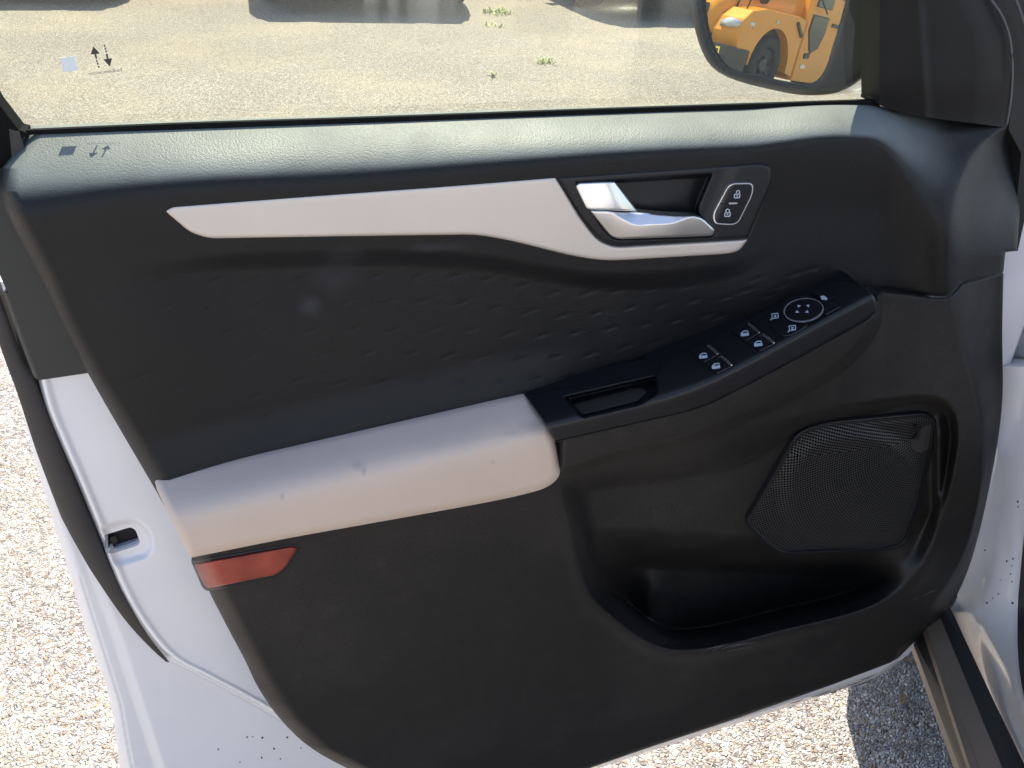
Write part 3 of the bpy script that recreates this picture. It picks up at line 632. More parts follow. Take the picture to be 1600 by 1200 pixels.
# latch pocket: inner shade painted as a flat black sheet, with a metal lip
relief('latch_opening_shade', (HOLE-HOLE.mean(0))*1.06+HOLE.mean(0), lambda x, y: -.0115+0*x, 2, M_dark, shell, .004)
M_lip = mat('painted_latch_lip', (.30, .32, .38), .4, coat=.3)
plates('latch_lip', [[(163, 837), (165, 862), (172, 867), (214, 853), (220, 848), (217, 842), (212, 846), (173, 858), (169, 856), (168, 837)]], lambda x, y: -.0055+0*x, 0, M_lip, shell, .005)
plates('latch_claw', [[(172, 840), (181, 838), (184, 846), (180, 852), (174, 849)], [(174, 853), (182, 852), (180, 858), (175, 858)]], lambda x, y: -.008+0*x, 0, M_rubber, shell, .003)
APL = np.vstack([[(-60, 180), (30, 206), (60, 300), (160, 500), (139, 582.5)], rnd([(137, 583, 1), (62, 594, 1), (53, 590, 8), (30, 530, 20), (0, 448, 20)], 4)[3:], [(-60, 300)]])
relief('black_pillar_cover', APL, lambda x, y: .010-.006*np.clip(1-(x-np.interp(y, [300, 448, 530, 592], [-60, 0, 30, 53]))/8, 0, 1.2)**2, 2, M_frame, car, .02)
ws = np.array([(-40, 395), (0, 497), (17, 548), (43, 612), (76, 700), (116, 800), (142, 858), (160, 893), (200, 960), (230, 1000), (262, 1034), (292, 1055)], float)
WSP = spl(ws, 5); wws = np.interp(WSP[:, 1], [395, 500, 600, 700, 800, 870, 950, 1000, 1030, 1055], [30, 24, 31, 40, 44, 32, 20, 10, 4, .4])
relief('door_weather_strip', ribbon(WSP, wws), lambda x, y: -.021-.009*ss(930, 1035, y)+(.018-.014*ss(930, 1035, y))*np.sqrt(np.clip(1-(dist_line(WSP, x, y)/24)**2, 0, 1)), 1.8, M_brownrub, car, .012)

# paint chips and dirt specks on the white paint
M_chip = mat('dark_chip', (.05, .045, .045), .7)
chips = [(341, 1171, 1.6), (386, 1152, 1.5), (410, 1153, 1.8), (428, 1170, 1.6), (395, 1151, .9), (409, 1184, 1.6), (438, 1186, 1.2), (449, 1152, 1.6), (375, 1191, 1.1), (470, 1169, 1.1)]
def blob(cx, cy, r): return [(cx+r*(.7+.6*random.random())*cos(t), cy+r*(.7+.6*random.random())*sin(t)) for t in np.linspace(0, 2*pi, 8, endpoint=False)]
for c in chips: plates('paint_chip', [blob(*c)], d_shell, .0003, M_chip, shell, .0002)
for rb_ in [ribbon([(a, np.interp(a, [1200, 1375], [1108, 1049])+o), (a+l*.5, np.interp(a+l*.5, [1200, 1375], [1108, 1049])+o+1), (a+l, np.interp(a+l, [1200, 1375], [1108, 1049])+o)], np.array([.4, 1.2, .4])) for a, l, o in ((1235, 20, 3), (1268, 30, 4), (1290, 25, 7), (1320, 30, 5), (1335, 25, 9), (1345, 22, 3), (1120, 22, 3))]: plates('dirt_streak', [rb_], d_shell, .0003, M_chip, shell, .0002)
M_scuff = mat('pale_scuff', (.10, .10, .105), .7)
for a_, b_, l_, u_ in ((1100, 1017, 30, -9), (1112, 1018, 26, -12), (1126, 1015, 30, -9), (1142, 1012, 24, -8), (1150, 1009, 34, -5), (1118, 1013, 20, -9), (1443, 931, 20, -9), (1425, 938, 10, -3), (1136, 1018, 40, -7)):
    plates('scuff_mark', [ribbon([(a_, b_), (a_+l_*.5, b_+u_*.6), (a_+l_, b_+u_)], np.array([.3, .9, .3]))], d_lower, .0003, M_scuff, lower, .0002)

# ---- window: glass, seals, frame posts, sail cover
def glassmat(name, tint, rough=.0, streak=False):
    m = bpy.data.materials.new(name); m.use_nodes = True; n = m.node_tree; n.nodes.clear(); L = n.links.new
    out = n.nodes.new('ShaderNodeOutputMaterial'); tr = n.nodes.new('ShaderNodeBsdfTransparent'); tr.inputs[0].default_value = (*tint, 1)
    gl = n.nodes.new('ShaderNodeBsdfGlossy'); gl.inputs['Roughness'].default_value = rough; fr = n.nodes.new('ShaderNodeMath'); fr.operation = 'MULTIPLY_ADD'; ge = n.nodes.new('ShaderNodeNewGeometry'); dt = n.nodes.new('ShaderNodeVectorMath'); dt.operation = 'DOT_PRODUCT'; L(ge.outputs['Normal'], dt.inputs[0]); L(ge.outputs['Incoming'], dt.inputs[1]); L(_m(n, 'POWER', _m(n, 'SUBTRACT', 1.0, _m(n, 'ABSOLUTE', dt.outputs['Value'])), 5.0), fr.inputs[0]); fr.inputs[1].default_value = .92; fr.inputs[2].default_value = .045
    mx = n.nodes.new('ShaderNodeMixShader'); L(fr.outputs[0], mx.inputs[0]); L(tr.outputs[0], mx.inputs[1]); L(gl.outputs[0], mx.inputs[2]); last = mx.outputs[0]
    if streak:                                       # dusty film and reflections painted on the glass as pale vertical bands
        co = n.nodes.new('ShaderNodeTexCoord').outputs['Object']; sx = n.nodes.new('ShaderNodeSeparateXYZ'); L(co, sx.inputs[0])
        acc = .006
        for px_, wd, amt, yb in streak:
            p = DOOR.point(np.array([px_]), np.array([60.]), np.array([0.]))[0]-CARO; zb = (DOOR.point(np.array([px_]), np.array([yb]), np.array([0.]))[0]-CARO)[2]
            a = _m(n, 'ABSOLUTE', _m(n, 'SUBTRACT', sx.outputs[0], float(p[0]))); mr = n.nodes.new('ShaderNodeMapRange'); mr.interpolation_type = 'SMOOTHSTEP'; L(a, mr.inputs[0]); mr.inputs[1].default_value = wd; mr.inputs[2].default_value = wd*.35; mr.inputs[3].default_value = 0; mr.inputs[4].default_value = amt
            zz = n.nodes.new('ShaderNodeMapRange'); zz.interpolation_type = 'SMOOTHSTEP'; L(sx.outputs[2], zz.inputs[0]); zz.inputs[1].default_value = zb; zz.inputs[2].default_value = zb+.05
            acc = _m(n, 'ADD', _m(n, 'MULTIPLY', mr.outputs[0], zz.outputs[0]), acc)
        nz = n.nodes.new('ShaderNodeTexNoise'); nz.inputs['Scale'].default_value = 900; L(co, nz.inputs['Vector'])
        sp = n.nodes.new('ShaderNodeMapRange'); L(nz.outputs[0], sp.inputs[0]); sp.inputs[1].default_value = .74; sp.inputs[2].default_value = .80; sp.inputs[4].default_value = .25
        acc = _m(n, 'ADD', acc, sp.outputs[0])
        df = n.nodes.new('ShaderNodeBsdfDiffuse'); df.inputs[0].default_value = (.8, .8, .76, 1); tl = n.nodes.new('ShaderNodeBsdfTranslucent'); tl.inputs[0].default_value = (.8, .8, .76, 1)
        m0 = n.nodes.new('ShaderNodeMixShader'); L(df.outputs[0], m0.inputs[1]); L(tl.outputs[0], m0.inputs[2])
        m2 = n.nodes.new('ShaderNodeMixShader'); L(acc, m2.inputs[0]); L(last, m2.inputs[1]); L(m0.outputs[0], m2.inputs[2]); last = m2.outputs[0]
    L(last, out.inputs[0]); return m
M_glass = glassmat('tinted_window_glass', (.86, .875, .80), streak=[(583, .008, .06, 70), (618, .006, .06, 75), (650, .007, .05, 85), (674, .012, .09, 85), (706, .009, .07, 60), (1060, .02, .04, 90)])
GL = [(-40, 212), (1385, 166), (1392, -60), (1400, -420), (-320, -420), (-220, -100)]
def gp(x, y, d): p = DOOR.point(np.array([float(x)]), np.array([float(y)]), np.array([0.]))[0]; p[1] += d; return p
# pane built straight in the door's own plane, up to the roof line
bl, br = gp(-40, 214, .012), gp(1388, 166, .012)
pane_out = [bl, br, np.array([br[0]+.0, .012, 1.36]), np.array([.30, -.02, 1.50]), np.array([-.20, -.02, 1.47]), np.array([-.31, .004, 1.25])]
pv = pane_out+[p+np.array([0, .004, 0]) for p in pane_out]
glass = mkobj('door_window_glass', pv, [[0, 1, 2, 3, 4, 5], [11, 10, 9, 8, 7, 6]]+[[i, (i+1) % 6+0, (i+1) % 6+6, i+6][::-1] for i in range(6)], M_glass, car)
M_mark = mat('printed_mark', (.05, .045, .045), .6); M_label = mat('white_label', (.80, .82, .80), .6)
M_ltext = mat('printed_text', (.10, .095, .085), .6)
gz = lambda x, y: -.009+0*x
plates('window_label', [[(93.5, 90.5), (116.8, 87.5), (122, 110), (99, 113)]], gz, 0, M_label, glass, .0004)
sq = lambda cx, cy, r: [(cx-r*1.05, cy-r), (cx+r*.8, cy-r*1.2), (cx+r*1.2, cy+r*.9), (cx-r*.7, cy+r*1.1)]
plates('printed_arrow', [[(145.6, 72.5), (156.1, 83.6), (141.9, 85.4)], [(147.6, 84.8), (150.2, 84.4), (152.0, 91.7), (149.5, 92.2)], sq(151.3, 95.4, 1.3), sq(152.6, 99.6, 1.3), sq(154.1, 104.4, 1.3)], gz, 0, M_mark, glass, .0004)
plates('printed_arrow', [[(161.4, 92.9), (175.3, 91.1), (171.5, 104)], [(165.1, 84.5), (167.9, 84), (169.6, 91.6), (166.8, 91.9)], sq(163.3, 71.8, 1.3), sq(164.5, 76, 1.3), sq(165.7, 80.4, 1.3)], gz, 0, M_mark, glass, .0004)
v, f = glyphs('FordConnected.com'); wv_ = v[:, 0].max()
xx = 190.5-(v[:, 0]/wv_)*52; yy = 111.2+(v[:, 0]/wv_)*6.4-v[:, 1]*7.5
tp = DOOR.point(xx, yy, np.full(len(xx), -.009)); mkobj('printed_text', tp, f, M_ltext, glass)

relief('window_belt_seal', np.vstack([spl([(16, 205), (270, 194), (500, 186.5), (700, 179.5), (900, 172), (1150, 163.5), (1373, 156)], 4), spl([(1376, 168), (1150, 174), (900, 181), (700, 188), (500, 195), (270, 203), (60, 210), (20, 215)], 4)]), lambda x, y: .0035+0*x, 2.5, M_seal, car, .005)
# left (latch side) frame post, leaning back with the glass
relief('window_frame_post', np.array([(-260, -300), (-120, -60), (-4, 160), (10, 178), (30, 204), (44, 207), (36, 215), (22, 240), (2, 263), (-60, 292), (-400, -300)], float), lambda x, y: .008+.012*np.exp(-((x-np.interp(y, [-300, 160, 263], [-300, -30, -20]))/30)**2), 4, M_seal, car, .02)
tube('window_frame_header', [tuple(DOOR.point(np.array([-190.]), np.array([-150.]), np.array([.0]))[0]), tuple(DOOR.point(np.array([-330.]), np.array([-300.]), np.array([.0]))[0]), (-.24, -.022, 1.485), (.05, -.024, 1.505), (.30, -.024, 1.51), (.58, 0, 1.38), (.80, .02, 1.2)], .022, M_frame, car, 10)
def d_sail(x, y):
    xc = np.interp(y, [-300, 0, 190], [1430, 1433, 1446])
    d = .014+.008*ss(0, 1, (x-1375)/60)-.006*ss(0, 1, (x-xc)/110)+.0025*np.exp(-((x-xc)/9)**2)
    xo = np.interp(y, [-300, -40, 0, 55, 100, 195], [1400, 1530, 1548, 1575, 1580, 1572])
    d = d-.012*np.clip(1-(xo-x)/55, 0, 1)**1.6
    return d-.006*ss(120, 195, y)
SAIL = np.vstack([[(1376, -240), (1374, 157)], spl([(1372, 163), (1400, 174), (1440, 182), (1500, 190), (1572, 199)], 4), spl([(1578, 150), (1581, 100), (1575, 55), (1562, 22), (1548, 0), (1500, -70), (1400, -240)], 4)])
relief('mirror_sail_cover', SAIL, d_sail, 2.5, mat('sail_cover_plastic', (.0095, .0088, .0088), .58, spec=.24, bump=[('noise', 800, .2, .0004)]), car, .03)
plates('window_channel', [[(1364, -240), (1378, -240), (1376, 158), (1370, 160)]], lambda x, y: .006+0*x, 0, M_seal, car, .02)
relief('door_edge_frame', np.vstack([spl([(1420, -240), (1506, -70), (1551, 0), (1566, 22), (1579, 55), (1585, 100), (1582, 150), (1576, 202)], 4), [(1596, 240), (1590, 300), (1586, 392), (1590, 393), (1604, 330), (1640, 200), (1660, 0), (1640, -240)]]), lambda x, y: -.006+0*x, 3, M_rubber, car, .03)
M_edge = mat('rubber_lip_highlight', (.10, .10, .105), .35)  # edge highlight put into the colour as a paler grey
def seam(pts, r, mt, name, d=.008):
    q = spl(pts, 5); P = DOOR.point(q[:, 0], q[:, 1], np.full(len(q), d)); return tube(name, P, r, mt, car, 6)
seam([(1420, -240), (1506, -72), (1549, 0), (1564, 22), (1577, 56), (1582, 100), (1580, 150), (1573, 196)], .0011, M_edge, 'sail_cover_lip_highlight')
seam([(1480, -240), (1560, -60), (1587, 0), (1598, 30), (1610, 70), (1618, 130)], .0013, M_edge, 'door_frame_lip_highlight', .004)

# ---- outside mirror
v0 = rays(np.array([1195.]), np.array([70.]))[0]; v0 /= np.linalg.norm(v0)
MC = DOOR.point(np.array([1195.]), np.array([70.]), np.array([-.20]))[0]      # mirror glass centre
BUSP = np.array([-17.114, 6.340, 0.0])                                         # where the bus' front axle stands
mn = np.array([cos(.092)*cos(-2.762), cos(.092)*sin(-2.762), sin(.092)])
MPL = Plane(MC, mn)
MG = np.vstack([spl([(1093, -60), (1096, -10), (1101, 35), (1111, 72), (1128, 98), (1150, 110), (1190, 119), (1230, 127), (1256, 131), (1276, 126), (1291, 104), (1301, 72), (1312, 36), (1322, -5), (1330, -60)], 4), spl([(1320, -150), (1280, -200), (1180, -210), (1110, -180), (1094, -120)], 4)])
M_mirror = mat('mirror_glass', (.80, .82, .80), .0, 1.0)
mirror = relief('side_mirror_glass', MG, lambda x, y: 0*x, 6, M_mirror, car, .004, plane=MPL)
mirror.name = 'side_mirror_glass'
HO = np.vstack([spl([(1078, -60), (1079, 0), (1085, 42), (1096, 78), (1110, 102), (1130, 117), (1160, 129), (1200, 139), (1240, 147), (1275, 149), (1310, 144), (1340, 128), (1368, 100), (1380, 60), (1388, 0), (1390, -60)], 4), spl([(1380, -180), (1330, -235), (1180, -240), (1100, -210), (1078, -130)], 4)])
MGe = (MG-MG.mean(0))*1.012+MG.mean(0)
def d_hous(x, y):
    s = -sdf(HO, x, y); g = sdf(MGe, x, y)
    return .014*np.sqrt(np.clip(1-(1-np.clip(s/16, 0, 1))**2, 0, 1))-.010+.004*ss(0, 6, g)
M_hous = mat('mirror_housing_plastic', (.010, .011, .013), .5, spec=.25, bump=[('noise', 600, .15, .0006)], vary=(12, .25))
hous = relief('side_mirror_housing', HO, d_hous, 3, M_hous, car, .0, plane=MPL, holes=[MGe])
# the bowl of the housing behind the rim
hp = HO[::3]; r1 = MPL.point(hp[:, 0], hp[:, 1], np.full(len(hp), -.010)); c1 = r1.mean(0); V = list(r1); F = []
K = len(hp)
for q, (k, dp) in enumerate(((1.0, .03), (.92, .06), (.72, .085), (.35, .10))):
    V += [c1+(p-c1)*k-mn*dp for p in r1]
    for i in range(K): F.append((q*K+i, q*K+(i+1) % K, (q+1)*K+(i+1) % K, (q+1)*K+i))
F.append(tuple(4*K+i for i in range(K)))
mkobj('mirror_back_shell', V, F, M_white, hous, True)
ar0 = MPL.point(np.array([1365.]), np.array([40.]), np.array([-.04]))[0]
tube('mirror_arm', [ar0-mn*.05, ar0-mn*.03+np.array([.02, -.03, 0]), np.array([.62, .06, 1.14]), np.array([.64, .01, 1.14])], [.02, .022, .022, .022], M_hous, hous, 12)

# ================================================================== car body around the door opening
SD = np.array([.355, .935, 0.]); SD /= np.linalg.norm(SD)       # along the car, towards its front
SN = np.array([-SD[1], SD[0], 0.])                               # outwards from the car's side
SIDE = Plane((.885, 0, 0), SN); JP0 = Plane((.878, 0, 0), (-.85, -.53, 0))
class Bent:                                          # pillar face that turns into the sill
    n = JP0.n
    def point(s, x, y, d=0.):
        x = np.asarray(x, float); y = np.asarray(y, float); k = ss(930, 1130, y)[..., None]
        return JP0.point(x, y, d)*(1-k)+SIDE.point(x, y, d)*k
JP = Bent()
JAMB = np.vstack([spl([(1500, 640), (1500, 900), (1484, 953)], 3), [(1530, 1049), (1565, 1120), (1602, 1196), (1640, 1275)], spl([(1628, 1180), (1606, 1110), (1593, 1040), (1590, 960), (1594, 900), (1602, 840), (1612, 760), (1620, 573)], 4), [(1567, 573), (1540, 573)]])
def d_jamb(x, y):
    e = np.interp(y, [573, 760, 840, 900, 1000, 1110, 1200], [1620, 1612, 1602, 1594, 1590, 1606, 1630])-x
    d = .018*np.sin(np.clip(1-e/60, 0, 1)*pi/2)
    l = x-np.interp(y, [573, 900, 955, 1200], [1552, 1510, 1486, 1604]); d = d-.03*(1-ss(0, 1, l/45))*ss(850, 960, y)
    d = d+.0015*np.exp(-((x-np.interp(y, [700, 800, 900], [1560, 1548, 1535]))/6)**2)*ss(720, 780, y)*(1-ss(880, 900, y))
    d = d-.0012*np.exp(-((x-1572)/9)**2-((y-860)/38)**2)
    return d
jamb = relief('hinge_pillar', JAMB, d_jamb, 3, M_white, car, .03, plane=JP)
chips = [(1590, 784, 1.5), (1591, 792, 1.2), (1539, 860, 1.4), (1573, 877, 1.5), (1583, 873, 1.6), (1581, 884, 1.1), (1579, 897, 1.3), (1581, 909, 1.1), (1560, 928, 1.3), (1563, 906, .9), (1542, 942, 1.6), (1551, 935, .9), (1582, 942, 2.2), (1508, 886, 1.6)]
for c in chips: plates('paint_chip', [blob(*c)], d_jamb, .0004, M_chip, jamb, .0003, plane=JP)
relief('door_opening_seal', np.vstack([spl([(1600, 835), (1594, 900), (1590, 960), (1592, 1040), (1605, 1110), (1628, 1182), (1660, 1260)], 5), spl([(1700, 1260), (1660, 1180), (1640, 1100), (1630, 1000), (1635, 900), (1645, 835), (1620, 700)], 5)]), lambda x, y: .026+0*x, 3, M_rubber, car, .03, plane=JP)
relief('fender_edge', np.vstack([spl([(1566, 556), (1566, 520), (1580, 478), (1597, 440), (1620, 400)], 4), [(1660, 400), (1660, 560)]]), lambda x, y: .012*ss(0, 22, (x-1566)-(556-y)*.32), 2.5, M_white, car, .02, plane=SIDE)
plates('body_gap', [[(1540, 556), (1680, 556), (1680, 574), (1540, 574)]], lambda x, y: -.012+0*x, 0, M_rubber, car, .01, plane=SIDE)
relief('fender_inner_flange', np.array([(1566, 385), (1588, 380), (1582, 440), (1572, 472), (1566, 480)], float), lambda x, y: -.02+0*x, 2.5, M_white, car, .01, plane=SIDE)
relief('hinge_cover', np.vstack([spl([(1586, 392), (1582, 440), (1570, 480), (1574, 470), (1567, 520), (1560, 400)], 2)[:9], spl([(1568, 500), (1582, 474), (1600, 430), (1625, 380)], 3), [(1640, 330), (1600, 330)]]), lambda x, y: -.004+0*x, 2.5, M_frame, car, .02, plane=SIDE)

V = [(x, y, z) for z in (.42, 1.10) for x, y in ((.79, .030), (.868, .030), (.900, .085), (.79, .085))]
mkobj('sill_sun_blocker', V, [(0, 3, 2, 1), (4, 5, 6, 7), (0, 1, 5, 4), (1, 2, 6, 5), (2, 3, 7, 6), (3, 0, 4, 7)], M_white, car)  # unseen box added to keep the sun off the sill
# sill: profile swept along the car side; (outward offset, height)
M_sill = mat('sill_cladding', (.17, .130, .095), .45, bump=[('noise', 700, .15, .0005)], vary=(8, .15))
M_silld = mat('sill_seal', (.02, .019, .018), .55)
def sill_line(pa, pb, z):                            # direction check helper
    return [CAM+rays(np.array([p[0]]), np.array([p[1]]))[0]*((z-CAM[2])/rays(np.array([p[0]]), np.array([p[1]]))[0][2]) for p in (pa, pb)]
def band(name, L0, L1, R0, R1, zl, zr, mt, ext=1.6, parent=car, thick=.02):
    a, b = sill_line(L0, L1, zl); c, d = sill_line(R0, R1, zr)
    db = (b-a)/np.linalg.norm(b-a); dc = (d-c)/np.linalg.norm(d-c)
    a = a-db*.35; c = c-dc*.35; b = b+db*ext; d = d+dc*ext
    n = 14; V = []; F = []
    for k in range(n+1):
        t = k/n; V += [a+(b-a)*t, c+(d-c)*t]
    V += [q-np.array([0, 0, thick]) for q in V]
    m_ = 2*(n+1)
    for k in range(n): i = 2*k; F += [(i, i+1, i+3, i+2)[::-1], (m_+i, m_+i+1, m_+i+3, m_+i+2), (i, i+2, m_+i+2, m_+i)[::-1], (i+1, i+3, m_+i+3, m_+i+1)]
    F += [(0, 1, m_+1, m_)[::-1], (2*n, 2*n+1, m_+2*n+1, m_+2*n)]
    return mkobj(name, V, F, mt, parent)
sill = band('sill_cladding', (1449, 985), (1531, 1200), (1468, 962), (1566, 1200), .385, .392, M_sill)
band('sill_inner_seal', (1468, 962), (1566, 1200), (1486, 952), (1602, 1200), .392, .40, M_silld, parent=sill)
band('sill_step', (1446, 988), (1516, 1200), (1449, 985), (1530, 1200), .380, .384, M_sill, parent=sill, thick=.008)
band('sill_outer_seal', (1432, 1010), (1503, 1200), (1446, 988), (1516, 1200), .350, .378, M_silld, parent=sill, thick=.006)
band('sill_lower_cladding', (1426, 1012), (1494, 1200), (1432, 1010), (1503, 1200), .300, .348, M_sill, parent=sill, thick=.006)

# the body itself: fender, bonnet, cabin side behind the opening, wheels
def side(t, o, z): return np.array([.885, 0, z])+SD*t+SN*o       # t along the car, o outwards
def loft(name, sections, mt, parent=None, org=None, caps=True, smooth=True, label=None):
    V = []; F = []; K = len(sections[0])
    for s in sections: V += list(s)
    for i in range(len(sections)-1):
        for k in range(K): F.append((i*K+k, (i+1)*K+k, (i+1)*K+(k+1) % K, i*K+(k+1) % K))
    if caps: F.append(tuple(range(K))); F.append(tuple((len(sections)-1)*K+K-1-k for k in range(K)))
    o = mkobj(name, V, F, mt, parent, smooth, org, label)
    bm = bmesh.new(); bm.from_mesh(o.data); bmesh.ops.recalc_face_normals(bm, faces=bm.faces); bm.to_mesh(o.data); bm.free()
    return o
def fsec(t, top, wdt, z0, out):
    pts = [(out-.015, z0), (out, z0+.12), (out+.01, (z0+top)/2+.06), (out-.005, top-.13), (out-.05, top-.035), (out-.14, top), (-.9, top+.05), (-1.66, top), (-1.75, top-.05), (-1.8, z0)]
    return [side(t, o, z) for o, z in pts]
loft('bonnet_and_fender', [fsec(.05, .99, 0, .45, .045), fsec(.16, .99, 0, .50, .05), fsec(.3, .985, 0, .52, .05), fsec(.55, .97, 0, .62, .05), fsec(.75, .95, 0, .66, .035), fsec(.95, .92, 0, .62, .02), fsec(1.1, .88, 0, .4, -.03), fsec(1.25, .80, 0, .34, -.16), fsec(1.32, .66, 0, .36, -.30)], M_white, car)
loft('floor_pan', [[side(t, o, z) for o, z in ((-.06, .22), (-.06, .34), (-1.74, .34), (-1.74, .22))] for t in (-2.2, 1.2)], M_dark, car, smooth=False)
M_tyre = mat('tyre_rubber', (.02, .02, .02), .75, bump=[('noise', 120, .3, .002)]); M_rim = mat('wheel_rim', (.5, .5, .5), .3, .9)
def wheel(name, c, axis, R, wd, parent=None, org=None, rimmat=None):
    axis = Vector(axis).normalized(); a = Vector((0, 0, 1)); b = axis.cross(a); c = Vector(c); V = []; F = []; K = 32
    prof = [(.60, -.42), (.62, -.5), (.9, -.5), (.98, -.4), (1, -.15), (1, .15), (.98, .4), (.9, .5), (.62, .5), (.60, .42)]
    for r, o in prof:
        for k in range(K): th = 2*pi*k/K; V.append(c+axis*o*wd+(a*cos(th)+b*sin(th))*r*R)
    for i in range(len(prof)): 
        j = (i+1) % len(prof)
        for k in range(K): F.append((i*K+k, i*K+(k+1) % K, j*K+(k+1) % K, j*K+k))
    w_ = mkobj(name, [tuple(v) for v in V], F, M_tyre, parent, True, org)
    V = []; F = []
    for r, o in ((.61, .40), (.55, .30), (.30, .22), (.22, .34), (.12, .36)):
        for k in range(K):
            th = 2*pi*k/K; oo = o-(.12 if (k//2) % 3 == 0 and r in (.55, .30) else 0); V.append(c+axis*oo*wd+(a*cos(th)+b*sin(th))*r*R)
    for i in range(4):
        for k in range(K): F.append((i*K+k, (i+1)*K+k, (i+1)*K+(k+1) % K, i*K+(k+1) % K))
    F.append(tuple(4*K+k for k in range(K)))
    mkobj('wheel_rim', [tuple(v) for v in V], F, rimmat or M_rim, w_, False, org)
    return w_
wheel('wheel', side(.72, -.12, .34), SN, .34, .22, car)
wheel('wheel', side(.72, -1.64, .34), -SN, .34, .22, car)
wheel('wheel', side(-1.98, -.12, .34), SN, .34, .22, car)
# rear quarter and roof, behind the viewer's right shoulder
loft('rear_body', [[side(t, o, z) for o, z in ((.0, .30), (.03, .6), (.02, .95), (-.04, 1.05), (-.9, 1.08), (-1.7, 1.05), (-1.78, .6), (-1.75, .30))] for t in (-2.9, -2.6, -1.05)], M_white, car)
loft('roof', [[side(t, o, z) for o, z in ((-.24, h), (-.30, h+.05), (-.9, h+.08), (-1.5, h+.05), (-1.56, h))] for t, h in ((-2.7, 1.52), (-2.0, 1.60), (-.9, 1.62), (-.3, 1.58))], M_white, car)
tube('roof_pillar', [side(.30, -.10, .98), side(-.02, -.17, 1.3), side(-.35, -.27, 1.58)], .045, M_white, car, 10)
tube('roof_pillar', [side(-1.08, -.05, 1.0), side(-1.10, -.14, 1.3), side(-1.12, -.25, 1.6)], .055, M_white, car, 10)
loft('dashboard', [[side(t, o, z) for o, z in ((-.10, .5), (-.10, .9), (-.2, .98), (-1.6, .98), (-1.66, .9), (-1.66, .5))] for t in (-.12, .25)], M_rubber, car)

# ================================================================== PARKED CARS beyond the lot
def carsec(s, w0, zb, zt, n=6):
    pts = []
    r = min(.18, (zt-zb)*.3)
    for cx, cz, a0 in ((w0-r, zb+r*.5, -90), (w0-r, zt-r, 0), (-w0+r, zt-r, 90), (-w0+r, zb+r*.5, 180)):
        for k in range(n+1):
            a = radians(a0+90*k/n); pts.append((cx+r*cos(a), s, cz+(r if a0 in (0, 90) else r*.5)*sin(a)))
    return [np.array(p) for p in pts]
M_carg = mat('car_window_glass', (.01, .012, .014), .05, coat=.5)
M_lens = mat('headlamp_lens', (.55, .57, .60), .08, .3, coat=1)
def parked(paint, label, loc, rz=0, tall=0):
    root = empty('parked_car', loc, label, 'car', 'cars parked in a row beyond the gravel', rz); O = (0, 0, 0)
    st = [(0, .62, .34, .62), (.06, .78, .24, .76), (.2, .88, .2, .90), (.5, .93, .2, 1.0), (1.2, .945, .22, 1.08), (2.4, .95, .22, 1.12), (3.8, .94, .22, 1.12), (4.3, .90, .25, 1.08), (4.5, .82, .3, .98)]
    b = loft('body', [carsec(s, a, c, d) for s, a, c, d in st], paint, root, O)
    cb = [(1.15, .80, 1.02, 1.10), (1.8, .78, 1.04, 1.52+tall), (2.4, .76, 1.04, 1.64+tall), (3.5, .75, 1.04, 1.62+tall), (4.2, .72, 1.04, 1.2)]
    loft('window_band', [carsec(s, a, c, d) for s, a, c, d in cb], M_carg, root, O)
    loft('roof', [carsec(s, a, c, d) for s, a, c, d in ((1.85, .73, 1.52+tall, 1.57+tall), (2.4, .73, 1.62+tall, 1.68+tall), (3.4, .72, 1.6+tall, 1.66+tall), (3.8, .66, 1.5+tall, 1.56+tall))], paint, root, O)
    loft('lower_bumper', [carsec(s, a, c, d) for s, a, c, d in ((-.03, .60, .26, .46), (.05, .80, .19, .44), (.25, .90, .17, .40))], M_rubber, root, O)
    loft('grille', [carsec(s, a, c, d) for s, a, c, d in ((-.02, .40, .50, .66), (.1, .42, .48, .70))], M_rubber, root, O)
    for sx in (-1, 1):
        loft('headlight', [[p+np.array([sx*.66, 0, 0]) for p in carsec(s, a, c, d, 3)] for s, a, c, d in ((.03, .13, .66, .76), (.25, .2, .66, .84))], M_lens, root, O)
        for yy in (.85, 3.6): wheel('wheel', (sx*.82, yy, .33), (sx, 0, 0), .33, .22, root, O)
        tube('side_mirror', [(sx*.86, 1.55, 1.08), (sx*1.02, 1.52, 1.12)], [.03, .09], paint, root, 10, org=O)
    return root
parked(mat('dark_blue_paint', (.03, .04, .07), .25, coat=1), 'dark blue parked car, leftmost of the row past the window glass', (-1.85, 8.15, 0), radians(2))
parked(mat('charcoal_paint', (.05, .05, .055), .25, coat=1), 'charcoal parked car in the middle of the row past the window glass', (1.02, 7.66, 0), radians(-2), .05)
parked(mat('grey_paint', (.05, .05, .052), .25, coat=1), 'dark grey parked car, rightmost of the row, beside the side mirror', (4.0, 7.5, 0), radians(1))

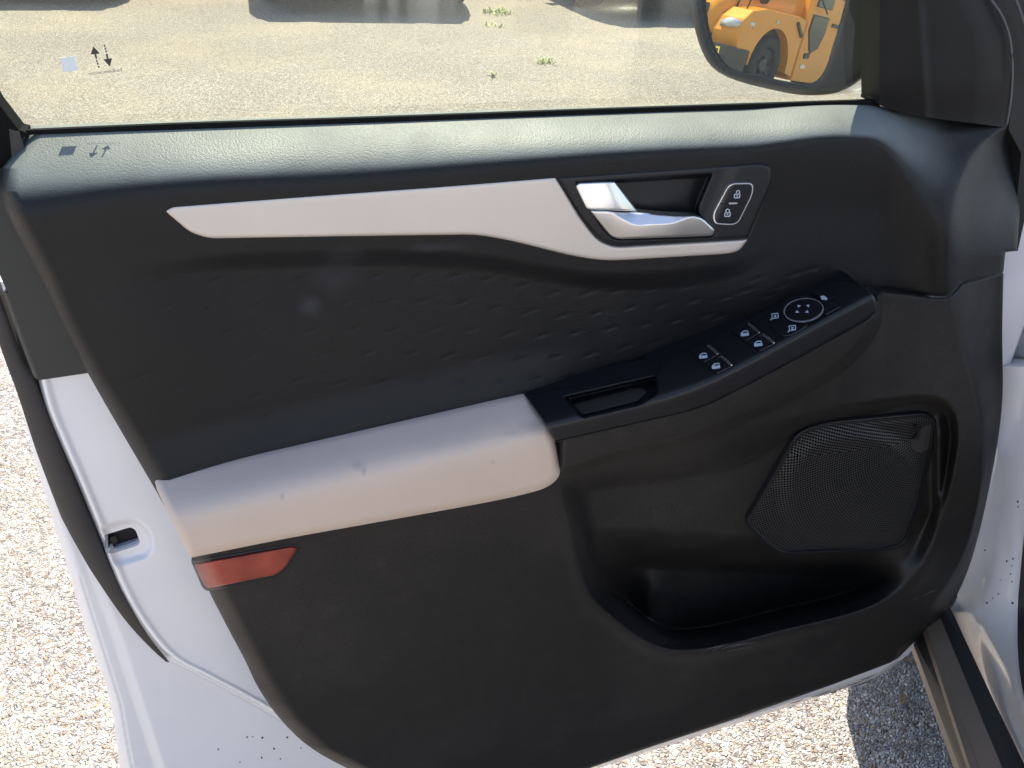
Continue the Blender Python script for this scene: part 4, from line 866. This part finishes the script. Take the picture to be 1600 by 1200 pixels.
# ================================================================== SCHOOL BUS seen in the mirror
M_bus = mat('school_bus_yellow', (.80, .31, .010), .38, coat=.3, vary=(2, .04)); M_bblk = mat('bus_black', (.015, .015, .017), .4)
bh = .244                                   # heading of the bus
bus = empty('school_bus', BUSP.tolist(), 'yellow school bus seen in the side mirror, black bumper numbered 590', 'bus', rz=bh)
O = (0, 0, 0)
def slab(name, prof, y0, y1, mt, inset=.0, parent=bus, holes=False):
    """side profile (x forward, z up) as a solid from y0 to y1; edges eased"""
    n = len(prof); c = np.mean(prof, 0); secs = []
    for yy, k in ((y0, 1-inset), (y0+(y1-y0)*.03, 1), (y1-(y1-y0)*.03, 1), (y1, 1-inset)):
        secs.append([np.array([c[0]+(p[0]-c[0])*k, yy, c[1]+(p[1]-c[1])*k]) for p in prof])
    V = []; F = []
    for s in secs: V += s
    for i in range(3):
        for k in range(n): F.append((i*n+k, (i+1)*n+k, (i+1)*n+(k+1) % n, i*n+(k+1) % n))
    F.append(tuple(range(n))); F.append(tuple(3*n+n-1-k for k in range(n)))
    o = mkobj(name, V, F, mt, parent, False, O)
    bm = bmesh.new(); bm.from_mesh(o.data); bmesh.ops.recalc_face_normals(bm, faces=bm.faces); bm.to_mesh(o.data); bm.free(); return o
arc = [(.72*cos(a), .46+.76*sin(a)) for a in np.linspace(0, pi, 20)]
slab('wheel_well', [(.72*cos(a), .50+.72*sin(a)) for a in np.linspace(0, pi, 14)], -1.02, 1.02, M_bblk)
# flared wings over the front wheels and the raised bonnet between them
wing = [(1.22, .74), (1.28, 1.0), (1.22, 1.25), (1.0, 1.42), (.5, 1.50), (-.2, 1.50), (-.75, 1.50), (-.98, 1.45), (-.98, .40), (-.72, .46)]+[(x, z) for x, z in arc[::-1]][1:-1]+[(.72, .50), (.74, .74)]
slab('front_wing', wing, -1.20, -.62, M_bus, .015); slab('front_wing', wing, .62, 1.20, M_bus, .015)
def bsec(x, w0, zb, zt, r=.25):
    pts = []
    for cx, cz, a0 in ((w0-r, zt-r, 0), (-w0+r, zt-r, 90)):
        for k in range(9): a = radians(a0+90*k/8); pts.append(np.array([x, cx+r*cos(a), cz+r*sin(a)]))
    pts += [np.array([x, -w0, zb]), np.array([x, w0, zb])]; return pts
loft('bonnet', [bsec(1.34, .56, .95, 1.42, .12), bsec(1.26, .66, .92, 1.58, .2), bsec(.9, .78, .9, 1.74, .28), bsec(.3, .9, .9, 1.84, .3), bsec(-.6, 1.02, .9, 1.93, .3), bsec(-.98, 1.06, .9, 1.97, .3)], M_bus, bus, O)
gr = slab('grille', [(1.30, .92), (1.38, .92), (1.36, 1.40), (1.28, 1.40)], -.48, .48, M_bblk)
for k in range(6): slab('grille_bar', [(1.36, .95+k*.072), (1.41, .95+k*.072), (1.40, .985+k*.072), (1.35, .985+k*.072)], -.46, .46, M_ring, parent=gr)
bmp = slab('front_bumper', [(.80, .30), (1.50, .30), (1.54, .60), (1.50, .78), (.80, .76)], -1.2, 1.2, M_bblk, .02)
for sy in (-1, 1):
    hl = loft('headlight', [[np.array([x, sy*(yc+a), zc+b]) for a, b in ((-.17*k, -.07*k), (.20*k, -.03*k), (.22*k, .09*k), (.0, .13*k), (-.17*k, .05*k))] for x, yc, zc, k in ((.86, 1.0, 1.14, 1.0), (1.24, .95, 1.12, 1.0), (1.34, .93, 1.12, .8))], M_lens, bus, O)
    wheel('wheel', (0, sy*1.0, .53), (0, sy, 0), .55, .30, bus, O, M_bblk)
    wheel('wheel', (-5.6, sy*1.0, .5), (0, sy, 0), .50, .28, bus, O, M_bblk)
    slab('side_lamp', [(.04, 1.30), (.14, 1.30), (.14, 1.34), (.04, 1.34)], sy*1.21-.01, sy*1.21+.01, M_lens)
# body: from the cowl to the tail
slab('bus_body', [(-1.02, .34), (-1.02, 1.98), (-1.30, 2.10), (-1.62, 2.92), (-2.0, 3.08), (-10.0, 3.08), (-10.15, 2.9), (-10.2, .6), (-6.4, .6), (-6.4, 1.1), (-4.8, 1.1), (-4.8, .34)], -1.2, 1.2, M_bus, .008)
slab('windshield', [(-1.24, 2.06), (-1.30, 2.06), (-1.62, 2.86), (-1.56, 2.86)], -1.08, 1.08, M_carg)
def pane(poly, name='side_window', y=-1.2):
    s = -1 if y < 0 else 1
    fr = slab(name+'_frame', [(x+(x-np.mean([p[0] for p in poly]))*.10, z+(z-np.mean([p[1] for p in poly]))*.07) for x, z in poly], y, y+s*.012, M_bblk)
    slab(name, poly, y+s*.012, y+s*.02, M_carg, parent=fr)
pane([(-1.18, 1.58), (-1.78, 1.58), (-1.78, 1.28), (-1.68, 1.02), (-1.46, .92), (-1.38, .96), (-1.16, 1.30)])
pane([(-1.26, 2.16), (-1.78, 2.16), (-1.78, 1.76), (-1.2, 1.76)])
for k in range(8): pane([(-2.15-k*.95, 2.65), (-2.95-k*.95, 2.65), (-2.95-k*.95, 2.0), (-2.15-k*.95, 2.0)])
for k in range(9): pane([(-1.6-k*.95, 2.65), (-2.4-k*.95, 2.65), (-2.4-k*.95, 2.0), (-1.6-k*.95, 2.0)], y=1.2)
slab('rub_rail', [(-2.0, 1.45), (-10.1, 1.45), (-10.1, 1.52), (-2.0, 1.52)], -1.225, -1.2, M_bblk)
slab('door_handle', [(-1.24, .78), (-1.44, .80), (-1.44, .90), (-1.24, .88)], -1.225, -1.2, M_bblk)
slab('side_marker', [(-1.22, .60), (-1.40, .60), (-1.40, .67), (-1.22, .67)], -1.215, -1.2, M_lens)
slab('bonnet_latch', [(-.62, 1.36), (-.90, 1.14), (-.93, 1.19), (-.65, 1.41)], -1.235, -1.2, M_bblk)
for y_ in (-1.02, -.80): tube('mirror_bracket', [(.95, y_, 1.42), (.78, y_*.98, 1.85), (.45, y_*1.05, 2.25)], .014, M_bblk, bus, 6, org=O)
tube('mirror_bracket', [(.30, -.95, 1.62), (.7, -1.0, 2.0), (.8, -1.0, 2.3)], .014, M_bblk, bus, 6, org=O)
loft('crossover_mirror', [[np.array([.36+dx, -.98+.10*k*cos(t), 1.66+.10*k*sin(t)]) for t in np.linspace(0, 2*pi, 12, endpoint=False)] for dx, k in ((-.05, .4), (-.02, .9), (.03, 1), (.06, .6))], M_bblk, bus, O)
tube('wiper_arm', [(-.95, -.2, 2.04), (-1.28, -.9, 2.3)], .015, M_bblk, bus, 6, org=O)
tube('mirror_bracket', [(-1.1, -1.15, 2.05), (-.8, -1.35, 2.0), (-1.5, -1.3, 1.66)], .016, M_bblk, bus, 6, org=O)
# the number on the bumper end and front
M_num = mat('yellow_number', (.85, .60, .03), .5)
v, f = glyphs('590'); v = v-[v[:, 0].mean(), 0]
nv = [(1.545, -.86-a*.30*-1, .48+b*.36) for a, b in v]; mkobj('bumper_number', nv, f, M_num, bmp, org=O)
v2 = [(1.40-.0+a*.22*1.0, -1.212, .48+b*.30) for a, b in v]

# ================================================================== weeds
M_weed = mat('weed_leaf', (.30, .34, .12), .6, vary=(30, .3))
def weed(px, py, r, n, label):
    rr = rays(np.array([float(px)]), np.array([float(py)]))[0]; c = CAM+rr*(-CAM[2]/rr[2]); V = []; F = []
    for i in range(n):
        a = random.random()*2*pi; d = r*random.random()**.6; bx, by = c[0]+d*cos(a), c[1]+d*sin(a)*1.2
        h = .012+.03*random.random(); q = random.random()*2*pi; wd = .004+.004*random.random(); ln = .02+.05*random.random(); b = len(V)
        V += [(bx-wd*sin(q), by+wd*cos(q), 0), (bx+wd*sin(q), by-wd*cos(q), 0), (bx+ln*cos(q)*.5+wd*sin(q), by+ln*sin(q)*.5-wd*cos(q), h*.8), (bx+ln*cos(q), by+ln*sin(q), h), (bx+ln*cos(q)*.5-wd*sin(q), by+ln*sin(q)*.5+wd*cos(q), h*.8)]
        F += [(b, b+1, b+2, b+4), (b+4, b+2, b+3)]
    o = mkobj('weed', np.array(V)-np.array([c[0], c[1], 0]), F, M_weed); o.location = (c[0], c[1], .002)
    o['label'] = label; o['category'] = 'weed'; o['group'] = 'weeds growing in the gravel'
weed(777, 20, .15, 80, 'largest bright green weed tuft on the gravel between two car shadows')
weed(772, 42, .08, 16, 'smaller green weed just in front of the largest tuft')
weed(852, 99, .06, 30, 'small pale green weed alone on the sunny gravel')
weed(770, 119, .035, 10, 'tiny sparse weed in the middle of the sunny gravel')

# ================================================================== dry leaves on the gravel
M_leaf = mat('dry_leaf', (.36, .24, .14), .7, vary=(60, .2))
for px, py, a, ln, label in ((1408, 1098, .9, .014, 'curled tan dry leaf on the shaded gravel beside the door sill'), (1414, 1034, 2.2, .011, 'small pale dry leaf on the gravel close under the lower corner of the open door')):
    rr = rays(np.array([float(px)]), np.array([float(py)]))[0]; c = CAM+rr*(-CAM[2]/rr[2]); V = []; F = []
    for i, t in enumerate(np.linspace(-1, 1, 9)):
        wd = ln*.42*math.sqrt(max(0, 1-t*t))+.0004
        for q in (-1, 0, 1): V.append((ln*t, wd*q, .003+.004*abs(q)+.003*t*t))
    for i in range(8):
        for q in (0, 1): F.append((i*3+q, i*3+3+q, i*3+4+q, i*3+1+q))
    o = mkobj('dry_leaf', V, F, M_leaf, smooth=True); o.location = (c[0], c[1], .003); o.rotation_euler = (0, 0, a)
    md = o.modifiers.new('thickness', 'SOLIDIFY'); md.thickness = .0006
    o['label'] = label; o['category'] = 'leaf'; o['group'] = 'dry leaves on the gravel'
